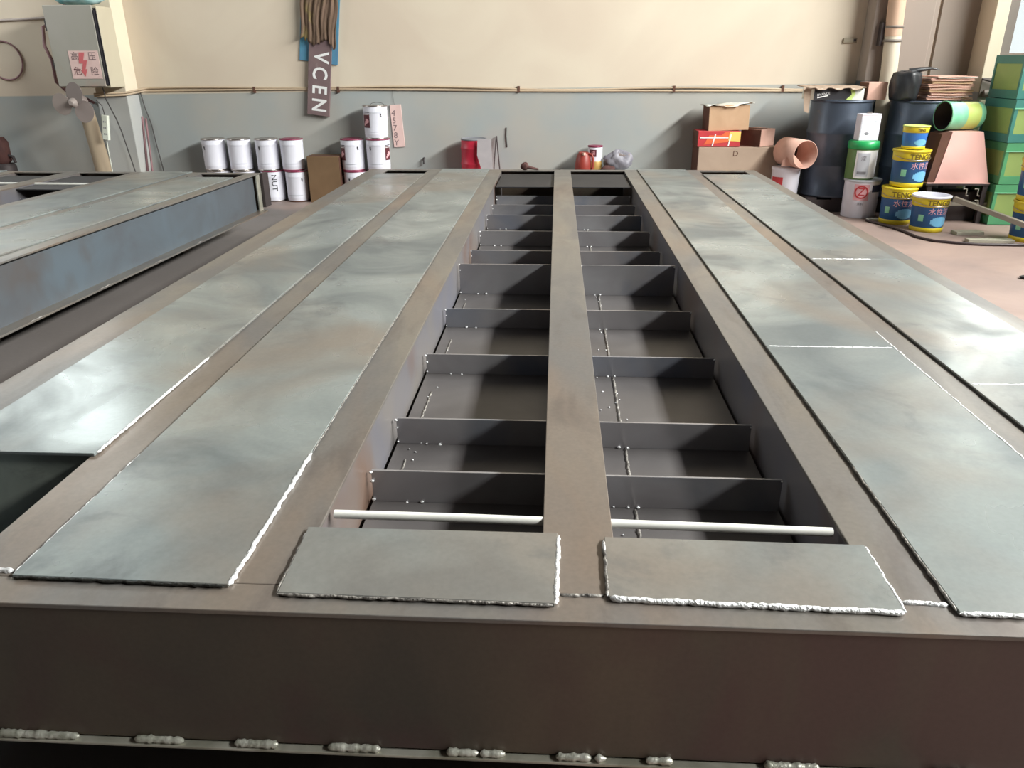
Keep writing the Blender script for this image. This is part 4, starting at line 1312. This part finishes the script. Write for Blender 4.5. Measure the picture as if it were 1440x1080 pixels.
# pink tapered carton on a scrap frame, green pail lying on it
sf = thing('scrap_frame', 'dark welded scrap-steel frame on the floor under the pink board box', 'frame', (3.675, 7.56, 0))
for x in (-0.28, 0.21):
    for y in (-0.22, 0.05):
        MB().box(x - 0.02, x + 0.02, y - 0.02, y + 0.02, 0, 0.34).build('frame_leg', M_scrap, sf)
MB().box(-0.32, 0.235, -0.25, 0.08, 0.34, 0.356).build('frame_top', M_scrap, sf)
MB().box(-0.30, 0.26, -0.235, -0.205, 0.16, 0.19).build('frame_rail', M_bar, sf)
MB().box(-0.27, 0.23, -0.12, 0.07, 0.0, 0.27).build('frame_box', M_scrap, sf, bevel=0.01)
for k, (x, zz) in enumerate(((0.02, 0.25), (0.12, 0.25), (0.14, 0.15))):
    MB().tube([(x, -0.24, zz + 0.06), (x + 0.03, -0.245, zz + 0.06), (x + 0.03, -0.245, zz), (x + 0.05, -0.245, zz)], 0.006, 6).build('frame_hook', M_bar, sf, smooth=True)
pb = thing('tapered_carton', 'pink tapered board box with a dark side, under the lying green pail', 'cardboard box', (3.665, 7.53, 0.358))
MB().add([(-0.235, -0.20, 0), (0.245, -0.20, 0), (0.245, 0.12, 0), (-0.235, 0.12, 0), (-0.13, -0.13, 0.44), (0.14, -0.13, 0.44), (0.14, 0.10, 0.44), (-0.13, 0.10, 0.44)],
         [(0, 3, 2, 1), (4, 5, 6, 7), (0, 1, 5, 4), (1, 2, 6, 5), (2, 3, 7, 6), (3, 0, 4, 7)]).build('box_body', M_pinkboard, pb, bevel=0.003)
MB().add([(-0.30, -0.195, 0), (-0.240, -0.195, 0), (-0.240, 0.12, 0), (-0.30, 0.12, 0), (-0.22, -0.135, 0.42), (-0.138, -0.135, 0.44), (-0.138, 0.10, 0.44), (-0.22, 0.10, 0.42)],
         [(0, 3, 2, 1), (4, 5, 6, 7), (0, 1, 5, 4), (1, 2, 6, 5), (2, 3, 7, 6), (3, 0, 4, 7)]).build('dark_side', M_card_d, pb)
MB().box(-0.30, 0.25, -0.215, 0.12, -0.002, 0.006).build('base_board', M_pinkboard, pb)
gl = thing('paint_pail', 'mint green and lime pail lying on its side on the pink board box', 'pail', (3.645, 7.52, 0.80))
T = Matrix.Translation((-0.175, -0.01, 0.125)) @ Matrix.Rotation(math.radians(13), 4, 'Z') @ Matrix.Rotation(math.radians(90), 4, 'Y')
MB().lathe([(0.120, 0.0), (0.128, 0.0), (0.128, 0.012), (0.122, 0.014), (0.118, 0.17)], 40, T, close=True).build('pail_mouth', M_mint, gl, smooth=True)
MB().lathe([(0.1185, 0.165), (0.118, 0.30)], 40, T, close=True).build('lime_band', M_lime, gl, smooth=True)
MB().lathe([(0.118, 0.30), (0.116, 0.345), (0.108, 0.35), (0.105, 0.342), (0.01, 0.34)], 40, T, close=True).build('pail_base', M_mint, gl, smooth=True)
MB().lathe([(0.117, 0.002), (0.113, 0.335), (0.01, 0.336)], 40, T, close=True).build('pail_inside', M_inside, gl, smooth=True)

# green crates
names = ['lowest of the stack', 'second from the bottom of the stack', 'third from the bottom of the stack', 'topmost of the stack']
for k in range(4):
    R = thing('plastic_crate', 'green plastic crate with olive panels, ' + names[k] + ' by the column', 'crate', (4.235 + 0.012 * (k % 2), 7.485 + 0.008 * k, 0.005 + 0.357 * k), 0.02 * (k % 3), 'green plastic crates by the column')
    frm = MB()
    sx, sy, h = 0.30, 0.24, 0.352
    m_fr = [M_crate_g, M_crate_g, M_crate_t, M_crate_t][k]
    for zz in (0.0, h - 0.07):
        frm.box(-sx, sx, -sy, -sy + 0.02, zz, zz + 0.07)
        frm.box(-sx, sx, sy - 0.02, sy, zz, zz + 0.07)
        frm.box(-sx, -sx + 0.02, -sy + 0.02, sy - 0.02, zz, zz + 0.07)
        frm.box(sx - 0.02, sx, -sy + 0.02, sy - 0.02, zz, zz + 0.07)
    frm.build('crate_frame', m_fr, R)
    for x in (-sx, sx - 0.03):
        for y in (-sy, sy - 0.03):
            MB().box(x, x + 0.03, y, y + 0.03, 0.07, h - 0.07).build('corner_post', m_fr, R)
    MB().box(-sx + 0.03, sx - 0.03, -sy + 0.006, -sy + 0.014, 0.07, h - 0.07).build('front_panel', M_crate_o, R)
    MB().box(-sx + 0.006, -sx + 0.014, -sy + 0.03, sy - 0.03, 0.07, h - 0.07).build('side_panel', M_crate_o, R)
    MB().box(sx - 0.014, sx - 0.006, -sy + 0.03, sy - 0.03, 0.07, h - 0.07).build('side_panel', M_crate_o, R)
    MB().box(-sx + 0.03, sx - 0.03, sy - 0.014, sy - 0.006, 0.07, h - 0.07).build('back_panel', M_crate_o, R)
    MB().box(-sx + 0.02, sx - 0.02, -sy + 0.02, sy - 0.02, 0.0, 0.012).build('crate_floor', m_fr, R)
    MB().box(-sx - 0.002, sx + 0.002, -sy - 0.006, -sy, h - 0.074, h - 0.066).build('front_rib', M_mint, R)

# cream strips by the column
for k, (x, yy) in enumerate(((3.975, 7.98), (4.05, 7.96))):
    R = MB().box(-0.028, 0.028, -0.012, 0.012, 0, 1.04, Matrix.Rotation(math.radians(3.0), 4, 'Y')).build('wooden_strip', M_strip, None, bevel=0.002)
    R.location = (x, yy, 0)
    tag(R, ['wide cream wooden strip standing before the corner column behind the green crates', 'narrow cream wooden strip nearest the corner window behind the green crates'][k], 'wood strip')
vb = thing('sliding_bolt', 'grey sliding bolt with a bar fixed to the corner column', 'bolt', (4.13, 8.16, 1.10))
MB().tube([(-0.02, 0.0, -0.01), (0.14, -0.02, 0.0)], 0.032, 10).build('bolt_body', M_frame, vb, smooth=True)
MB().tube([(-0.06, 0.0, 0.12), (0.16, -0.03, 0.06)], 0.010, 8).build('bolt_bar', M_scrap, vb, smooth=True)
MB().box(-0.045, 0.07, 0.026, 0.039, -0.05, 0.13).build('bolt_plate', M_frame, vb, bevel=0.003)

# bars and hose on the floor
tag(MB().box(-0.62, 0.62, -0.022, 0.022, -0.02, 0.02, Matrix.Translation((3.80, 6.41, 0.155)) @ Matrix.Rotation(math.radians(-50), 4, 'Z') @ Matrix.Rotation(math.radians(13), 4, 'Y')).build(
    'steel_bar', M_bar, None, bevel=0.003), 'grey steel bar leaning across in front of the blue pails by the green crates', 'bar')
tag(MB().box(-0.12, 0.12, -0.05, 0.05, 0, 0.03, Matrix.Rotation(0.1, 4, 'Z')).build('steel_block', M_bargreen, None, bevel=0.004),
    'short pale flat bar on the floor beside the open pail', 'bar').location = (3.56, 6.83, 0.0)
tag(MB().box(-0.18, 0.18, -0.04, 0.04, 0, 0.03, Matrix.Rotation(-0.05, 4, 'Z')).build('flat_bar', M_bargreen, None, bevel=0.004),
    'long pale flat bar on the floor where the hose ends', 'bar').location = (3.58, 6.50, 0.0)
pts = [(2.90, 7.38, 0.012), (2.96, 7.22, 0.012), (3.02, 7.02, 0.012), (3.05, 6.85, 0.012), (3.06, 6.65, 0.012), (3.13, 6.50, 0.012), (3.28, 6.42, 0.012), (3.45, 6.37, 0.012), (3.75, 6.36, 0.012), (4.05, 6.38, 0.012)]
tag(MB().tube(pts, 0.011, 8).build('rubber_hose', M_hose, None, smooth=True), 'thin dark rubber hose curving over the floor around the open pail', 'hose')
tag(lump('cloth_glove', M_bag, None, 0.09, 0.05, 0.012, 51, 0.2), 'small black rag lying alone on the bare concrete floor', 'rag').location = (3.30, 5.35, 0.0)
tag(MB().box(-0.05, 0.05, -0.03, 0.03, 0, 0.02).build('paint_scraper', M_paper, None, bevel=0.003), 'small pale packet on the floor between the two pail stacks', 'packet').location = (2.98, 7.43, 0.0)
